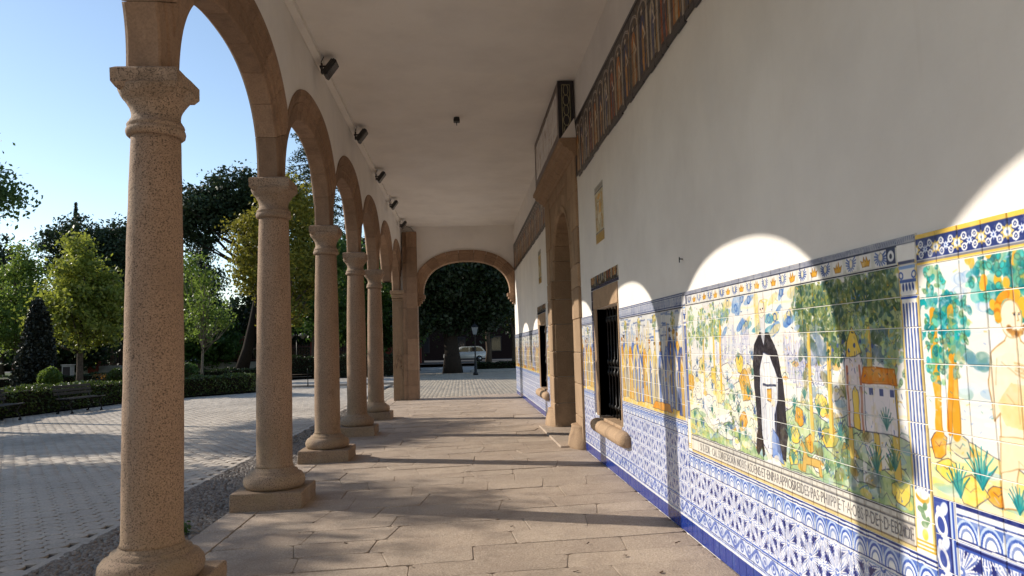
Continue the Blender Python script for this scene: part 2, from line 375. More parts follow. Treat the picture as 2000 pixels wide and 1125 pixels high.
def rocks(c, x, y, w, h, col, n=1):
    for k in range(n):
        m = 9; P = []
        for i in range(m):
            t = 6.283*i/m; q = .75+.45*c.r.rand()
            P.append((x+w*q*math.cos(t), y+h*q*math.sin(t)))
        c.poly(P, col, .8, INK, .0035)
        c.stroke([(x-w*.4, y+h*.2), (x, y-h*.1), (x+w*.3, y+h*.3)], .003, INK, .6)

def paint_saint_panel():
    W = 3.1; c = Canvas(W, 1.932, .0025, (.885, .88, .865), 3); R = c.r.rand
    base_band(c, 0, W, 0, .137); scroll_band(c, 0, W, .137, .272); floral(c, 0, W, .272, .545); egg_band(c, 0, W, .545, .678)
    # landscape
    for k in range(110):
        y = .82+R()*1.0; c.stroke([(R()*3, y), (R()*3*.0+R()*3, y+.03*(R()-.5))], .012, [(.95, .88, .62), (.80, .86, .92), (.93, .84, .80), (.86, .90, .80)][c.r.randint(4)], .35)
    for k in range(46):
        x, y = .85+R()*1.45, 1.58+R()*.22
        c.dab(x, y, .05+.05*R(), .018+.02*R(), [(.33, .50, .74), (.45, .60, .80), (.88, .80, .55), (.28, .56, .66)][c.r.randint(4)], .65, R()*.8)
        if R() < .5: c.dab(x, y, .028, .026, (.22, .36, .62), .75, ring=.009)
    for k in range(120):                                   # faint town on the horizon
        x, y = (1.85+R()*.42, 1.27+R()*.22) if k < 70 else (.75+R()*.6, 1.35+R()*.2)
        h = .03+.06*R(); c.poly([(x, y), (x, y+h), (x+.012, y+h+.02), (x+.024, y+h), (x+.024, y)], (.80, .80, .86), .5, (.45, .47, .66), .0025)
    hills = [([(.0, 1.12), (.2, 1.30), (.42, 1.22), (.66, 1.34), (.9, 1.2), (1.2, 1.28), (1.4, 1.1), (1.4, .82), (0, .82)], (.90, .89, .80)),
             ([(1.75, 1.10), (2.0, 1.20), (2.3, 1.12), (2.6, 1.2), (3.0, 1.1), (3.0, .82), (1.75, .82)], (.70, .78, .58)),
             ([(.0, .98), (.25, 1.03), (.5, .92), (.75, .86), (.9, .82), (0, .82)], (.72, .78, .52)),
             ([(.55, .83), (.85, .98), (1.1, 1.00), (1.35, .90), (1.5, .82), (.55, .82)], (.60, .70, .45)),
             ([(1.85, .83), (2.0, .98), (2.2, 1.02), (2.42, .95), (2.6, .84)], (.58, .69, .50)),
             ([(2.45, .82), (2.6, .95), (2.75, .98), (3.0, .88), (3.0, .82)], (.62, .70, .44))]
    for P, col in hills:
        c.poly(P, col, .75, INK, .004)
        xs = [p[0] for p in P]; ys = [p[1] for p in P]
        for k in range(26):
            x, y = min(xs)+R()*(max(xs)-min(xs)), .83+R()*(np.mean(ys)-.83)
            c.dab(x, y, .07*R()+.02, .02, [YEL, (.90, .88, .74), (.50, .66, .50), (.62, .74, .80), (.88, .90, .84), (.55, .68, .48)][c.r.randint(6)], .5, .4*(R()-.5))
    for (x, y, w, h, col) in [(.15, 1.22, .09, .07, OCH), (.3, 1.15, .08, .06, (.92, .90, .84)), (.55, 1.1, .1, .06, (.92, .91, .9)), (.8, 1.18, .11, .08, (.92, .86, .6)), (1.05, 1.14, .1, .08, (.93, .91, .86)),
        (1.25, 1.24, .09, .1, OCH), (.95, 1.33, .12, .06, (.94, .92, .88)), (1.18, 1.38, .07, .06, YEL), (.66, 1.3, .06, .06, YEL), (.42, 1.36, .07, .05, (.9, .82, .5)), (1.2, 1.02, .07, .06, ORG),
        (.85, .92, .16, .05, (.93, .92, .90)), (1.05, .86, .09, .05, (.93, .92, .9)), (2.0, 1.12, .05, .05, ORG), (1.93, 1.02, .06, .06, YEL), (2.25, 1.2, .07, .06, YEL), (2.32, 1.05, .08, .05, (.9, .75, .3)), (2.5, .99, .09, .055, ORG),
        (2.62, .93, .14, .06, (.92, .9, .9)), (2.75, 1.05, .11, .09, (.92, .88, .86)), (2.2, .9, .1, .05, (.92, .91, .86)), (2.1, .99, .05, .05, (.9, .62, .2)), (1.9, .9, .06, .05, YEL), (2.9, .9, .07, .05, YEL)]:
        rocks(c, x, y, w, h, col)
    c.stroke([(.42, 1.2), (.45, 1.05), (.6, .96), (.8, 1.0), (.98, 1.02), (1.1, .96), (1.3, .96)], .05, (.93, .92, .92), .8)
    c.stroke([(.42, 1.2), (.43, 1.05), (.58, .93), (.8, .97)], .004, INK, .7)
    for k in range(300):                                   # brushed outlines of stones, tufts and little roofs
        x, y = R()*2.96, .84+R()*.58; q = .02+.04*R()
        col = [INK, (.25, .36, .62), (.30, .45, .40), (.45, .50, .66)][c.r.randint(4)]
        c.stroke([(x-q, y), (x-q*.4, y+q*.7*R()), (x+q*.3, y+q*.5), (x+q, y-.3*q)], .0045, col, .65)
        if k % 5 == 0: c.plant(x, y, .04+.05*R(), [(.30, .48, .42), (.30, .42, .60), (.46, .52, .25)][c.r.randint(3)], 5)
        if k % 3 == 0: c.dab(x, y-.01, q*.9, q*.35, [(.58, .72, .80), (.62, .74, .52), (.90, .80, .42), (.86, .62, .25)][c.r.randint(4)], .6)
    # trees
    gr = [(.52, .62, .48), (.66, .74, .55), (.45, .60, .60), (.72, .75, .42)]
    c.tree(.16, 1.1, 1.6, .022, [(0, .02, .14, .12), (.05, .14, .1, .06)], gr, 40)
    c.tree(.46, 1.15, 1.62, .03, [(.0, .0, .13, .16), (-.1, -.06, .07, .08)], gr, 40, .02)
    c.tree(.70, 1.18, 1.66, .034, [(.02, .02, .13, .13), (.1, -.05, .08, .09)], gr, 40)
    c.tree(.82, 1.18, 1.66, .03, [(.06, .05, .12, .08)], gr, 40, .03, (.90, .70, .25))
    dg = [(.25, .36, .24), (.38, .47, .30), (.22, .34, .33), (.52, .54, .28), (.62, .66, .50)]  # dark tree greens; part of the shadow falling here is put into them
    for k in range(120): c.dab(2.05+R()*.93, 1.42+R()*.39, .07*R()+.03, .03, [(.30, .38, .26), (.36, .46, .50), (.48, .55, .62), (.26, .33, .24)][c.r.randint(4)], .55, R()*3)  # dark foliage and grey sky dabs, deepened to carry some of the shadow
    for k in range(60): c.dab(2.05+R()*.85, .86+R()*.5, .06*R()+.02, .03, [(.34, .46, .34), (.50, .44, .22), (.40, .50, .56)][c.r.randint(3)], .4, R()*3)
    c.tree(2.14, 1.02, 1.68, .034, [(.03, .04, .15, .10), (-.06, -.02, .09, .1)], dg, 46, .02)
    c.tree(2.34, 1.05, 1.62, .04, [(0, .04, .16, .15), (.05, -.1, .09, .12)], dg, 46, .03)
    c.tree(2.52, 1.0, 1.66, .04, [(.02, .05, .15, .12), (-.05, -.1, .08, .1)], dg, 46, .03)
    c.tree(2.74, .98, 1.6, .045, [(.0, .08, .17, .14), (-.08, -.06, .09, .12)], gr, 46, -.03)
    c.tree(2.88, .96, 1.55, .05, [(.02, .10, .12, .17), (.0, -.1, .09, .13)], gr, 46, .02)
    for k in range(60): c.foliage(2.02+R()*.95, 1.62+R()*.18, .06, .06, dg, 12)
    # church with brick jambs and a long orange roof
    c.poly([(2.50, 1.12), (2.50, 1.42), (2.58, 1.56), (2.66, 1.42), (2.66, 1.12)], (.88, .83, .84), .9, INK)
    c.poly([(2.66, 1.12), (2.66, 1.34), (2.90, 1.34), (2.90, 1.12)], (.92, .89, .90), .95, INK)
    c.poly([(2.63, 1.33), (2.67, 1.40), (2.90, 1.40), (2.92, 1.33)], (.85, .50, .12), .95, (.6, .3, .08))
    c.poly([(2.56, 1.12), (2.56, 1.28), (2.585, 1.31), (2.61, 1.28), (2.61, 1.12)], YEL, .95, INK)
    for xx in (2.52, 2.635): c.stroke([(xx, 1.12), (xx, 1.40)], .018, (.68, .42, .32), .8)
    for xx in (2.70, 2.78, 2.86): rect(c, xx, xx+.03, 1.28, 1.31, (.3, .35, .55))
    c.poly([(2.52, 1.44), (2.54, 1.52), (2.58, 1.58), (2.62, 1.54), (2.66, 1.46)], YEL, .8, INK)
    for k in range(8): c.stroke([(2.40+.05*k, 1.42), (2.40+.05*k, 1.47)], .003, INK); [c.dab(2.40+.05*k, 1.475+.02*(k % 3), .010, .010, (.28, .34, .52))]
    for k in range(1100):                                  # small brush marks everywhere
        x, y = .1+R()*2.86, .83+R()*.97; q = .006+.014*R(); t = R()*3.14
        col = [(.22, .30, .52), (.34, .48, .72), (.86, .66, .22), (.40, .54, .36), (.93, .92, .90), INK, (.90, .80, .42), (.93, .92, .90)][c.r.randint(8)]
        c.stroke([(x, y), (x+q*math.cos(t), y+q*math.sin(t))], .0035+.003*R(), col, .75)
    # robed figure: white habit, black cloak, grey beard, book
    c.stroke([(1.50, 1.78), (1.50, 1.60)], .075, (.90, .78, .42), .5)
    c.poly([(1.44, .92), (1.42, 1.15), (1.40, 1.38), (1.44, 1.50), (1.53, 1.58), (1.66, 1.57), (1.76, 1.47), (1.82, 1.30), (1.84, 1.0), (1.80, .86), (1.68, .90), (1.56, .95)], (.17, .155, .18), .97, (.08, .08, .1), .006, .12)
    c.poly([(1.49, .93), (1.49, 1.20), (1.50, 1.36), (1.57, 1.46), (1.66, 1.44), (1.75, 1.32), (1.74, 1.20), (1.68, 1.10), (1.69, .88), (1.58, .86)], (.88, .88, .89), .97, (.22, .24, .36), .006, .1)
    c.poly([(1.565, .90), (1.575, 1.40), (1.65, 1.40), (1.645, .90)], (.95, .94, .92), .95, (.5, .54, .66), .004, .05)
    c.poly([(1.62, .86), (1.64, 1.02), (1.72, .98), (1.78, .84)], (.45, .57, .82), .85, (.2, .26, .45))
    for k in range(9): c.stroke([(1.50+.024*k, .90), (1.52+.023*k, 1.1+.28*R())], .005, (.48, .55, .72), .7)
    c.stroke([(1.54, 1.27), (1.72, 1.27)], .014, (.2, .22, .32), .9)
    c.poly([(1.59, 1.18), (1.59, 1.25), (1.66, 1.25), (1.66, 1.17)], OCH, .95, INK)
    c.dab(1.67, 1.17, .03, .022, (.93, .85, .76), .95)
    c.dab(1.575, 1.70, .048, .068, (.92, .86, .78), 1); c.dab(1.575, 1.70, .048, .068, (.45, .42, .45), .8, ring=.004)
    c.poly([(1.53, 1.68), (1.545, 1.58), (1.58, 1.50), (1.61, 1.60), (1.62, 1.68), (1.575, 1.66)], (.80, .80, .82), .9, (.5, .5, .56), .003)
    c.dab(1.56, 1.715, .008, .005, INK); c.dab(1.595, 1.715, .008, .005, INK); c.stroke([(1.577, 1.71), (1.583, 1.685)], .004, (.6, .5, .42))
    c.dab(1.62, 1.76, .06, .014, (.93, .80, .40), .5, ring=.008)
    c.poly([(1.39, .86), (1.40, .95), (1.44, 1.0), (1.49, .97), (1.52, .86), (1.49, .84), (1.48, .90), (1.42, .84)], (.20, .17, .16), .95, (.1, .1, .1))
    for sx in (1.58, 1.68): c.dab(sx, .855, .035, .018, (.85, .8, .74), .9)
    # deer, small plants
    c.poly([(2.0, .84), (2.02, .93), (2.0, 1.0), (2.04, .97), (2.07, .92), (2.20, .92), (2.22, .84), (2.19, .84), (2.18, .88), (2.05, .88), (2.04, .84)], (.80, .66, .36), .9, (.5, .38, .2))
    for (x, y, h) in [(1.3, 1.18, .14), (1.87, .98, .16), (1.95, 1.16, .12), (2.22, 1.15, .12), (2.72, .95, .2), (2.86, .98, .15), (2.42, 1.05, .13), (.2, .95, .12), (.35, .90, .1), (1.12, .9, .1), (2.82, 1.14, .15), (2.07, 1.22, .1), (.6, 1.02, .09), (1.9, .86, .1)]:
        c.plant(x, y, h*.68)
    for k in range(40):
        x, y = R()*2.95, .84+R()*.5; c.stroke([(x, y), (x+.03*R(), y+.04*R())], .003, INK, .7)
    # inscription frieze and cornice
    rect(c, 0, W, .678, .815, (.86, .84, .80)); rect(c, 0, W, .678, .698, (.85, .76, .52)); rect(c, 0, W, .786, .812, (.62, .60, .57))
    for k in range(300): rect(c, k*.0104, k*.0104+.005, .790, .806, (.88, .87, .84))
    rect(c, 0, W, .811, .815, (.25, .24, .26)); rect(c, 0, W, .697, .701, (.5, .44, .36)); rect(c, 0, W, .779, .783, (.4, .4, .42))
    rect(c, 0, W, 1.815, W, (.84, .83, .80)); rect(c, 0, W, 1.815, 1.821, (.12, .14, .24)); rect(c, 0, W, 1.903, 1.932, (.62, .63, .68))
    for k in range(230): c.stroke([(k*.0135, 1.908), (k*.0135+.009, 1.924)], .003, (.24, .26, .40), .8)
    rect(c, 0, W, 1.896, 1.901, INK)
    for k in range(24):
        x = .186+k*.124*.98
        if x > 2.92: break
        rect(c, x-.046, x+.046, 1.832, 1.895, (.90, .89, .88))
        if k % 2:
            c.poly([(x-.038, 1.868), (x-.026, 1.84), (x+.026, 1.84), (x+.038, 1.868), (x+.020, 1.861), (x+.012, 1.886), (x, 1.862), (x-.012, 1.886), (x-.020, 1.861)], OCH, .95, (.5, .32, .1), .003)
        else:
            for q in range(12):
                t = -2.2+4.4*q/11; c.stroke([(x+.018*math.sin(t), 1.864-.018*math.cos(t)), (x+.044*math.sin(t), 1.868-.036*math.cos(t))], .007, (.26, .35, .60), .9)
            c.dab(x, 1.866, .016, .021, (.90, .86, .74)); c.dab(x, 1.866, .016, .021, (.3, .35, .5), .7, ring=.003)
    rect(c, 0, .12, 1.832, 1.895, (.25, .28, .42)); c.dab(.06, 1.864, .026, .024, WHITE); c.dab(.06, 1.864, .013, .012, INK)
    # painted pilasters at both ends
    for x0, x1 in ((0, .09), (2.975, 3.1)):
        rect(c, x0, x1, .678, 1.90, (.93, .92, .91)); rect(c, x0, x0+.012, .70, 1.83, (.86, .76, .48)); rect(c, x1-.013, x1, .70, 1.83, (.86, .76, .48))
        n = 5
        for k in range(n):
            xa = x0+.020+(x1-x0-.04)*k/(n-1)
            c.stroke([(xa, .93), (xa, 1.66)], .009, (.34, .43, .68), .9, wob=.2); c.stroke([(xa+.005, .93), (xa+.005, 1.66)], .004, (.16, .2, .42), .9, wob=.2)
        for z, col in ((1.68, BLUE), (1.70, WHITE), (1.745, (.3, .4, .66)), (1.80, SKYB), (1.82, (.3, .33, .45))): rect(c, x0+.008, x1-.008, z, z+.011, col)
        for k in range(4): c.dab(x0+.03+k*(x1-x0-.06)/3, 1.727, .007, .016, (.25, .33, .58))
        c.dab(x0+.02, 1.775, .016, .016, BLUE, .9, ring=.006); c.dab(x1-.02, 1.775, .016, .016, BLUE, .9, ring=.006)
        xm = (x0+x1)/2
        if x1-x0 > .1:
            c.dab(xm, .905, .045, .024, OCH, .9); c.dab(xm, .918, .04, .02, (.93, .92, .9), 1)
            for q in range(5): c.dab(xm+.02*math.sin(q*1.7), .80+.018*q, .02, .013, (.42, .56, .40), .9, q)
            c.dab(xm, .76, .018, .022, YEL, .9)
        for z in (.70, .715, .73): rect(c, x0, x1, z, z+.006, OCH, .8)
    rect(c, 2.90, 2.965, 1.832, 1.895, (.20, .23, .36)); c.dab(2.932, 1.864, .024, .022, WHITE); c.dab(2.932, 1.864, .010, .010, INK)
    rect(c, 2.875, 2.962, .702, .776, (.70, .68, .66)); rect(c, 2.892, 2.945, .718, .760, (.42, .42, .46)); rect(c, 2.90, 2.937, .726, .752, (.66, .65, .64))
    return c

def paint_orange_grove_panel():
    W = 1.98; c = Canvas(W, 1.925, .0028, (.88, .87, .845), 8); R = c.r.rand
    for k in range(120):
        y = .95+R()*.85; x = R()*W
        c.stroke([(x, y), (x+.2+.3*R(), y+.02*(R()-.5))], .014, [(.78, .84, .92), (.93, .87, .82), (.93, .90, .78), (.70, .80, .88)][c.r.randint(4)], .4)
    for k in range(30): x, y = .15+R()*1.8, 1.5+R()*.25; c.dab(x, y, .05, .022, (.62, .73, .86), .5); c.dab(x, y, .03, .026, (.5, .62, .8), .5, ring=.006)
    for k in range(40): c.stroke([(R()*W, 1.2+R()*.6)]+[(R()*W*.0+R()*W, 1.2+R()*.6)][:0]+[(R()*W, 1.2+R()*.6)], .02, (.74, .82, .92), .12)
    for k in range(60): x = .2+R()*1.7; c.dab(x, 1.30+.05*R(), .03+.03*R(), .02, [(.52, .68, .66), (.66, .76, .84), (.80, .84, .88)][k % 3], .6)
    c.poly([(0, 1.10), (.2, 1.16), (.5, 1.08), (.8, 1.12), (W, 1.06), (W, .92), (0, .92)], (.93, .84, .52), .7, INK, .003)
    for k in range(60): c.dab(R()*W, .93+R()*.2, .07, .016, [YEL, (.62, .74, .82), (.55, .72, .62), (.93, .9, .8), OCH][c.r.randint(5)], .6, .3*(R()-.5))
    for (x, y, w, h, col) in [(.06, 1.12, .05, .05, ORG), (.18, 1.13, .06, .04, (.8, .8, .7)), (.1, 1.04, .07, .04, YEL), (.36, .99, .06, .04, ORG), (.55, 1.05, .05, .04, ORG), (.22, .98, .08, .05, YEL), (.75, 1.0, .07, .05, YEL), (1.2, 1.05, .08, .05, OCH)]: rocks(c, x, y, w, h, col)
    te = [(.06, .55, .56), (.14, .64, .64), (.05, .46, .52), (.35, .68, .60), (.42, .62, .40)]
    for (x, cr) in [(.07, [(0, .02, .10, .17), (.12, -.03, .09, .1), (.02, -.2, .08, .08)]), (.17, [(.02, -.06, .08, .12)])]:
        c.tree(x, 1.17, 1.62, .042, cr, te, 44, .01, (.84, .60, .16))
    c.tree(.13, 1.18, 1.45, .03, [(.0, .0, .07, .09)], [(.62, .68, .5), (.45, .6, .55)], 40, .04, (.86, .56, .14))
    for (x, y, rx, ry) in [(.42, 1.73, .15, .09), (.62, 1.70, .2, .12), (.9, 1.68, .15, .12), (1.3, 1.6, .2, .2), (.5, 1.62, .12, .05)]:
        c.foliage(x, y, rx, ry, te, int(rx*ry*4600), .02)
        for k in range(int(rx*60)): c.dab(x+(R()-.5)*rx*1.7, y+(R()-.5)*ry*1.7, .017, .021, (.93, .66, .18), .95)
    c.tree(1.3, 1.1, 1.6, .06, [], te, 0, .05, (.84, .60, .16))
    for k in range(30): c.dab(.25+R()*.6, 1.42+R()*.05, .03, .02, [(.42, .6, .56), (.35, .55, .62)][k % 2], .7)
    for k in range(420):
        x, y = R()*W, .93+R()*.86; q = .008+.016*R(); t = (R()-.5)*1.6
        c.stroke([(x, y), (x+q*math.cos(t), y+q*math.sin(t))], .004, [(.45, .58, .80), (.88, .70, .26), (.16, .50, .54), (.93, .92, .9), (.60, .70, .84)][c.r.randint(5)], .65)
    # bearded bather, half turned, with the hand at the chest
    sk, sl = (.92, .86, .75), (.62, .47, .28)
    c.poly([(.375, 1.0), (.385, 1.14), (.40, 1.27), (.37, 1.24), (.352, 1.38), (.37, 1.47), (.44, 1.51), (.455, 1.535), (.50, 1.535), (.51, 1.51), (.585, 1.47), (.615, 1.38), (.58, 1.31), (.545, 1.25), (.575, 1.12), (.57, .97), (.51, .95), (.49, 1.10), (.46, 1.12), (.44, .96), (.38, .95)], sk, .95, sl, .005)
    c.poly([(.39, 1.30), (.45, 1.37), (.54, 1.36), (.57, 1.27), (.5, 1.22), (.42, 1.23)], (.85, .72, .42), .5)
    c.poly([(.385, 1.19), (.375, 1.07), (.48, 1.10), (.59, 1.04), (.565, 1.20)], (.93, .86, .7), .7, sl, .003)
    c.dab(.475, 1.58, .05, .064, sk, 1); c.dab(.475, 1.58, .05, .064, sl, .8, ring=.004)
    for k in range(26): t = .9+2.6*R(); c.dab(.47+.055*math.cos(t), 1.60+.06*math.sin(t), .016, .014, [ORG, OCH, (.75, .45, .1)][k % 3], .95)
    for k in range(0): c.dab(.50+.03*(R()-.4), 1.535+.02*(R()-.5), .012, .009, (.55, .40, .22), .8)
    for k in range(40): t = R(); c.dab(.455+.075*t+.008*R(), 1.545-.022*math.sin(t*3.1)+.012*R(), .008, .007, [(.62, .42, .2), (.75, .55, .28), (.5, .34, .18)][k % 3], .75)
    c.stroke([(.484, 1.600), (.497, 1.602)], .003, sl); c.stroke([(.508, 1.600), (.517, 1.601)], .003, sl); c.dab(.491, 1.594, .004, .003, INK); c.dab(.512, 1.594, .004, .003, INK); c.stroke([(.504, 1.594), (.508, 1.574), (.501, 1.572)], .003, sl)
    for a_, b_ in (((.42, 1.44), (.48, 1.40)), ((.50, 1.40), (.56, 1.43)), ((.485, 1.38), (.48, 1.24)), ((.43, 1.33), (.46, 1.30)), ((.40, 1.45), (.385, 1.36)), ((.43, 1.05), (.42, .98)), ((.53, 1.06), (.54, .99))): c.stroke([a_, b_], .004, (.74, .60, .42), .7)
    for k in range(4): c.stroke([(.60, 1.36+.014*k), (.48, 1.40+.012*k)], .008, (.80, .68, .50), .8)
    for (x, y, h) in [(.28, 1.0, .16), (.16, .95, .13), (.45, .95, .1), (.66, .97, .16), (.85, .96, .18), (1.1, .96, .2), (1.5, .98, .2)]: c.plant(x, y, h, (.12, .55, .58), 8)
    # lower dado: blue framed panel of scrolls, egg moulding
    rect(c, 0, W, 0, .92, (.88, .89, .92)); base_band(c, 0, W, 0, .137); scroll_band(c, 0, W, .137, .272); floral(c, .0, W, .272, .80, .272)
    rect(c, 0, W, .78, .922, (.86, .87, .92)); egg_band(c, .12, W, .785, .905, .124); rect(c, 0, W, .905, .922, NAVY); rect(c, 0, W, .898, .905, WHITE)
    rect(c, 0, .13, .137, .92, (.20, .28, .58))
    for k in range(6):
        y = .2+k*.125
        c.dab(.04, y, .034, .05, WHITE, .95, .4, ring=.014); c.dab(.06, y+.06, .02, .03, (.85, .88, .94), .9, -.5); c.dab(.03, y+.05, .016, .018, WHITE, .9)
    for xx, col in ((.086, NAVY), (.096, (.72, .78, .9)), (.108, BLUE), (.120, WHITE)): rect(c, xx, xx+.010, .137, .92, col)
    for y in (.772, .762): rect(c, .12, W, y, y+.008, NAVY if y > .77 else BLUE)
    # upper border of white scrolls on deep blue between yellow fillets
    rect(c, 0, W, 1.80, 1.925, (.90, .89, .86)); rect(c, 0, W, 1.905, 1.925, (.90, .74, .28)); rect(c, 0, W, 1.806, 1.812, (.88, .72, .3)); rect(c, 0, W, 1.900, 1.905, NAVY)
    b = c.box(0, W-.01, 1.828, 1.898); X, Y = c.grid(b, .4); p = .1235
    u = np.mod(X/p, 1)-.5; v = (Y-1.863)/p
    c.blend(b, np.ones(X.shape), (.11, .16, .43), .2)
    r = np.hypot(u, v); th = np.arctan2(v, u)
    for (dx, dy) in ((.22, .16), (-.22, .16), (.22, -.16), (-.22, -.16)):
        d = np.hypot(u-dx, v-dy); c.blend(b, ((d < .12) & (d > .065))*1., WHITE, .1); c.blend(b, (d < .03)*1., WHITE, .1)
    c.blend(b, ((np.abs(np.abs(u)-np.abs(v)*1.25) < .035) & (r < .22))*1., WHITE, .1)
    c.blend(b, (r < .10+.03*np.cos(8*th))*1., (.85, .88, .94), .1); c.blend(b, (r < .035)*1., (.2, .3, .6), .1)
    d = np.hypot(np.mod(X/p+.5, 1)-.5, v*1.1); th2 = np.arctan2(v, np.mod(X/p+.5, 1)-.5)
    c.blend(b, (d < .20+.04*np.cos(8*th2))*1., (.88, .76, .42), .15); c.blend(b, (d < .13)*1., (.92, .92, .92), .1); c.blend(b, (d < .05)*1., (.5, .6, .8), .1)
    rect(c, 0, W, 1.816, 1.821, (.45, .45, .5))
    return c

def paint_crowd_panel(W=2.42, seed=5):
    c = Canvas(W, 1.932, .0035, (.88, .88, .87), seed); R = c.r.rand
    base_band(c, 0, W, 0, .137); scroll_band(c, 0, W, .137, .272); floral(c, 0, W, .272, .775, .25, (.24, .31, .58)); egg_band(c, 0, W, .775, .90)
    for k in range(90):
        y = 1.55+R()*.25; x = R()*W
        c.stroke([(x, y), (x+.08+.15*R(), y)], .016, [(.35, .45, .68), (.62, .70, .84), (.30, .36, .55), (.86, .84, .80)][c.r.randint(4)], .6)
    for k in range(40):
        x = R()*W; h = .1+.2*R(); y = 1.38+R()*.1
        c.poly([(x, y), (x, y+h), (x+.03, y+h+.03), (x+.06, y+h), (x+.06, y)], [(.80, .80, .84), (.88, .82, .66), (.62, .70, .82)][k % 3], .6, (.35, .4, .56), .003)
    rect(c, 0, W, .90, 1.02, (.90, .74, .32), .8, .5)
    cols = [((.36, .47, .74), (.86, .88, .93)), ((.88, .62, .16), (.92, .78, .36)), ((.86, .87, .92), (.42, .52, .78)), ((.80, .50, .12), (.88, .88, .9)), ((.25, .33, .58), (.88, .66, .2)), ((.90, .80, .5), (.36, .46, .7))]
    n = int(W/.19)
    for k in range(n*2):
        row = k < n; kk = k % n
        x = (kk+.5+(.5 if row else 0))*W/n+.04*(R()-.5); a, b2 = cols[[0, 2, 4, 1, 0, 2, 3, 5][c.r.randint(8)]]
        if row and R() < .35: continue
        c.person(x, (1.06 if row else .93)+.05*R(), (.50 if row else .56)+.12*R(), a, b2, [(.7, .46, .14), (.28, .24, .25), (.8, .78, .74)][c.r.randint(3)])
        for q in range(6): c.stroke([(x+.09*(R()-.5), .95+.1*R()), (x+.09*(R()-.5), 1.15+.25*R())], .008, [(.92, .92, .93), (.25, .33, .58), (.93, .80, .42)][q % 3], .6)
    for k in range(26): c.dab(R()*W, .95+.5*R(), .03, .018, [(.92, .91, .9), (.42, .54, .80), OCH][k % 3], .6, R())
    for k in range(7): x = R()*W; c.stroke([(x, .93), (x+.05, 1.7)], .010, OCH)
    for k in range(4): x = (k+.5)*W/4; c.stroke([(x, .93), (x, 1.78)], .022, (.86, .72, .34)); c.foliage(x, 1.72, .07, .07, [(.75, .66, .3), (.5, .6, .5)], 26)
    c.poly([(.55*W, .93), (.6*W, 1.0), (.8*W, 1.0), (.82*W, .93)], ORG, .9, INK)
    rect(c, 0, W, 1.805, 1.932, (.80, .81, .84)); rect(c, 0, W, 1.805, 1.815, INK); rect(c, 0, W, 1.918, 1.932, (.40, .44, .58))
    for k in range(int(W/.04)):
        c.dab(.02+k*.04, 1.866, .013, .034, (.30, .36, .56), .85); c.dab(.02+k*.04, 1.87, .006, .018, (.85, .86, .9), .9)
    rect(c, 0, W, 1.825, 1.831, (.3, .34, .5)); rect(c, 0, W, 1.905, 1.910, (.3, .34, .5))
    for x0, x1 in ((0, .05), (W-.05, W)):
        rect(c, x0, x1, .90, 1.80, (.90, .89, .88)); [c.stroke([(x0+.012+.013*k, .93), (x0+.012+.013*k, 1.77)], .006, (.45, .5, .66)) for k in range(3)]
    return c

def paint_upper_frieze(W=3.6):
    c = Canvas(W, .80, .005, (.20, .17, .16), 11); R = c.r.rand
    for k in range(160): x = R()*W; c.stroke([(x, .05), (x+.03*(R()-.5), .3+.45*R())], .03, [(.22, .20, .24), (.62, .46, .20), (.40, .26, .12), (.16, .17, .28)][c.r.randint(4)], .6)
    n = 10
    for k in range(n):
        x = (k+.5)*W/n
        for sx in (-.19, .19): c.stroke([(x+sx, .04), (x+sx, .58)], .035, (.78, .74, .66)); c.stroke([(x+sx+.02, .04), (x+sx+.02, .58)], .006, (.25, .22, .22))
        P = [(x+.19*math.cos(t), .58+.15*math.sin(t)) for t in np.linspace(0, 3.14, 9)]
        c.stroke(P, .03, (.78, .74, .68)); c.stroke(P, .006, (.22, .2, .24))
        c.person(x, .05, .60+.06*R(), [(.82, .50, .12), (.18, .22, .40), (.80, .74, .62), (.74, .36, .10)][k % 4], [(.80, .74, .60), (.88, .62, .18), (.26, .30, .48), (.24, .26, .36)][k % 4], (.4, .3, .2), (.10, .08, .10))
        c.stroke([(x+.12, .08), (x+.16, .7)], .012, (.84, .62, .22))
    return c

def paint_arms():
    c = Canvas(.56, .76, .004, (.80, .76, .64), 4); R = c.r.rand
    for k in range(120): c.stroke([(R()*.56, R()*.76), (R()*.56, R()*.76)][:1]+[(R()*.56, R()*.76)], .010, [(.72, .56, .18), (.55, .48, .30), (.84, .80, .70)][k % 3], .25)
    rect(c, 0, .56, 0, .12, (.70, .55, .2)); rect(c, 0, .56, .66, .76, (.62, .62, .60)); rect(c, 0, .56, .65, .66, INK); rect(c, 0, .56, .12, .128, INK)
    for sx in (-1, 1):
        for k in range(10): c.dab(.28+sx*(.17+.04*math.sin(k)), .18+.045*k, .04, .02, (.72, .52, .14), .9, sx*k)
    c.poly([(.16, .52), (.40, .52), (.40, .32), (.28, .20), (.16, .32)], (.86, .82, .72), .95, (.35, .28, .15), .006)
    c.poly([(.28, .52), (.40, .52), (.40, .36), (.28, .36)], OCH, .9); c.dab(.22, .44, .04, .05, (.55, .45, .3)); c.dab(.28, .58, .10, .035, OCH)
    for k in range(12): c.dab(.06+.04*k, .70, .015, .02, (.5, .46, .4))
    return c
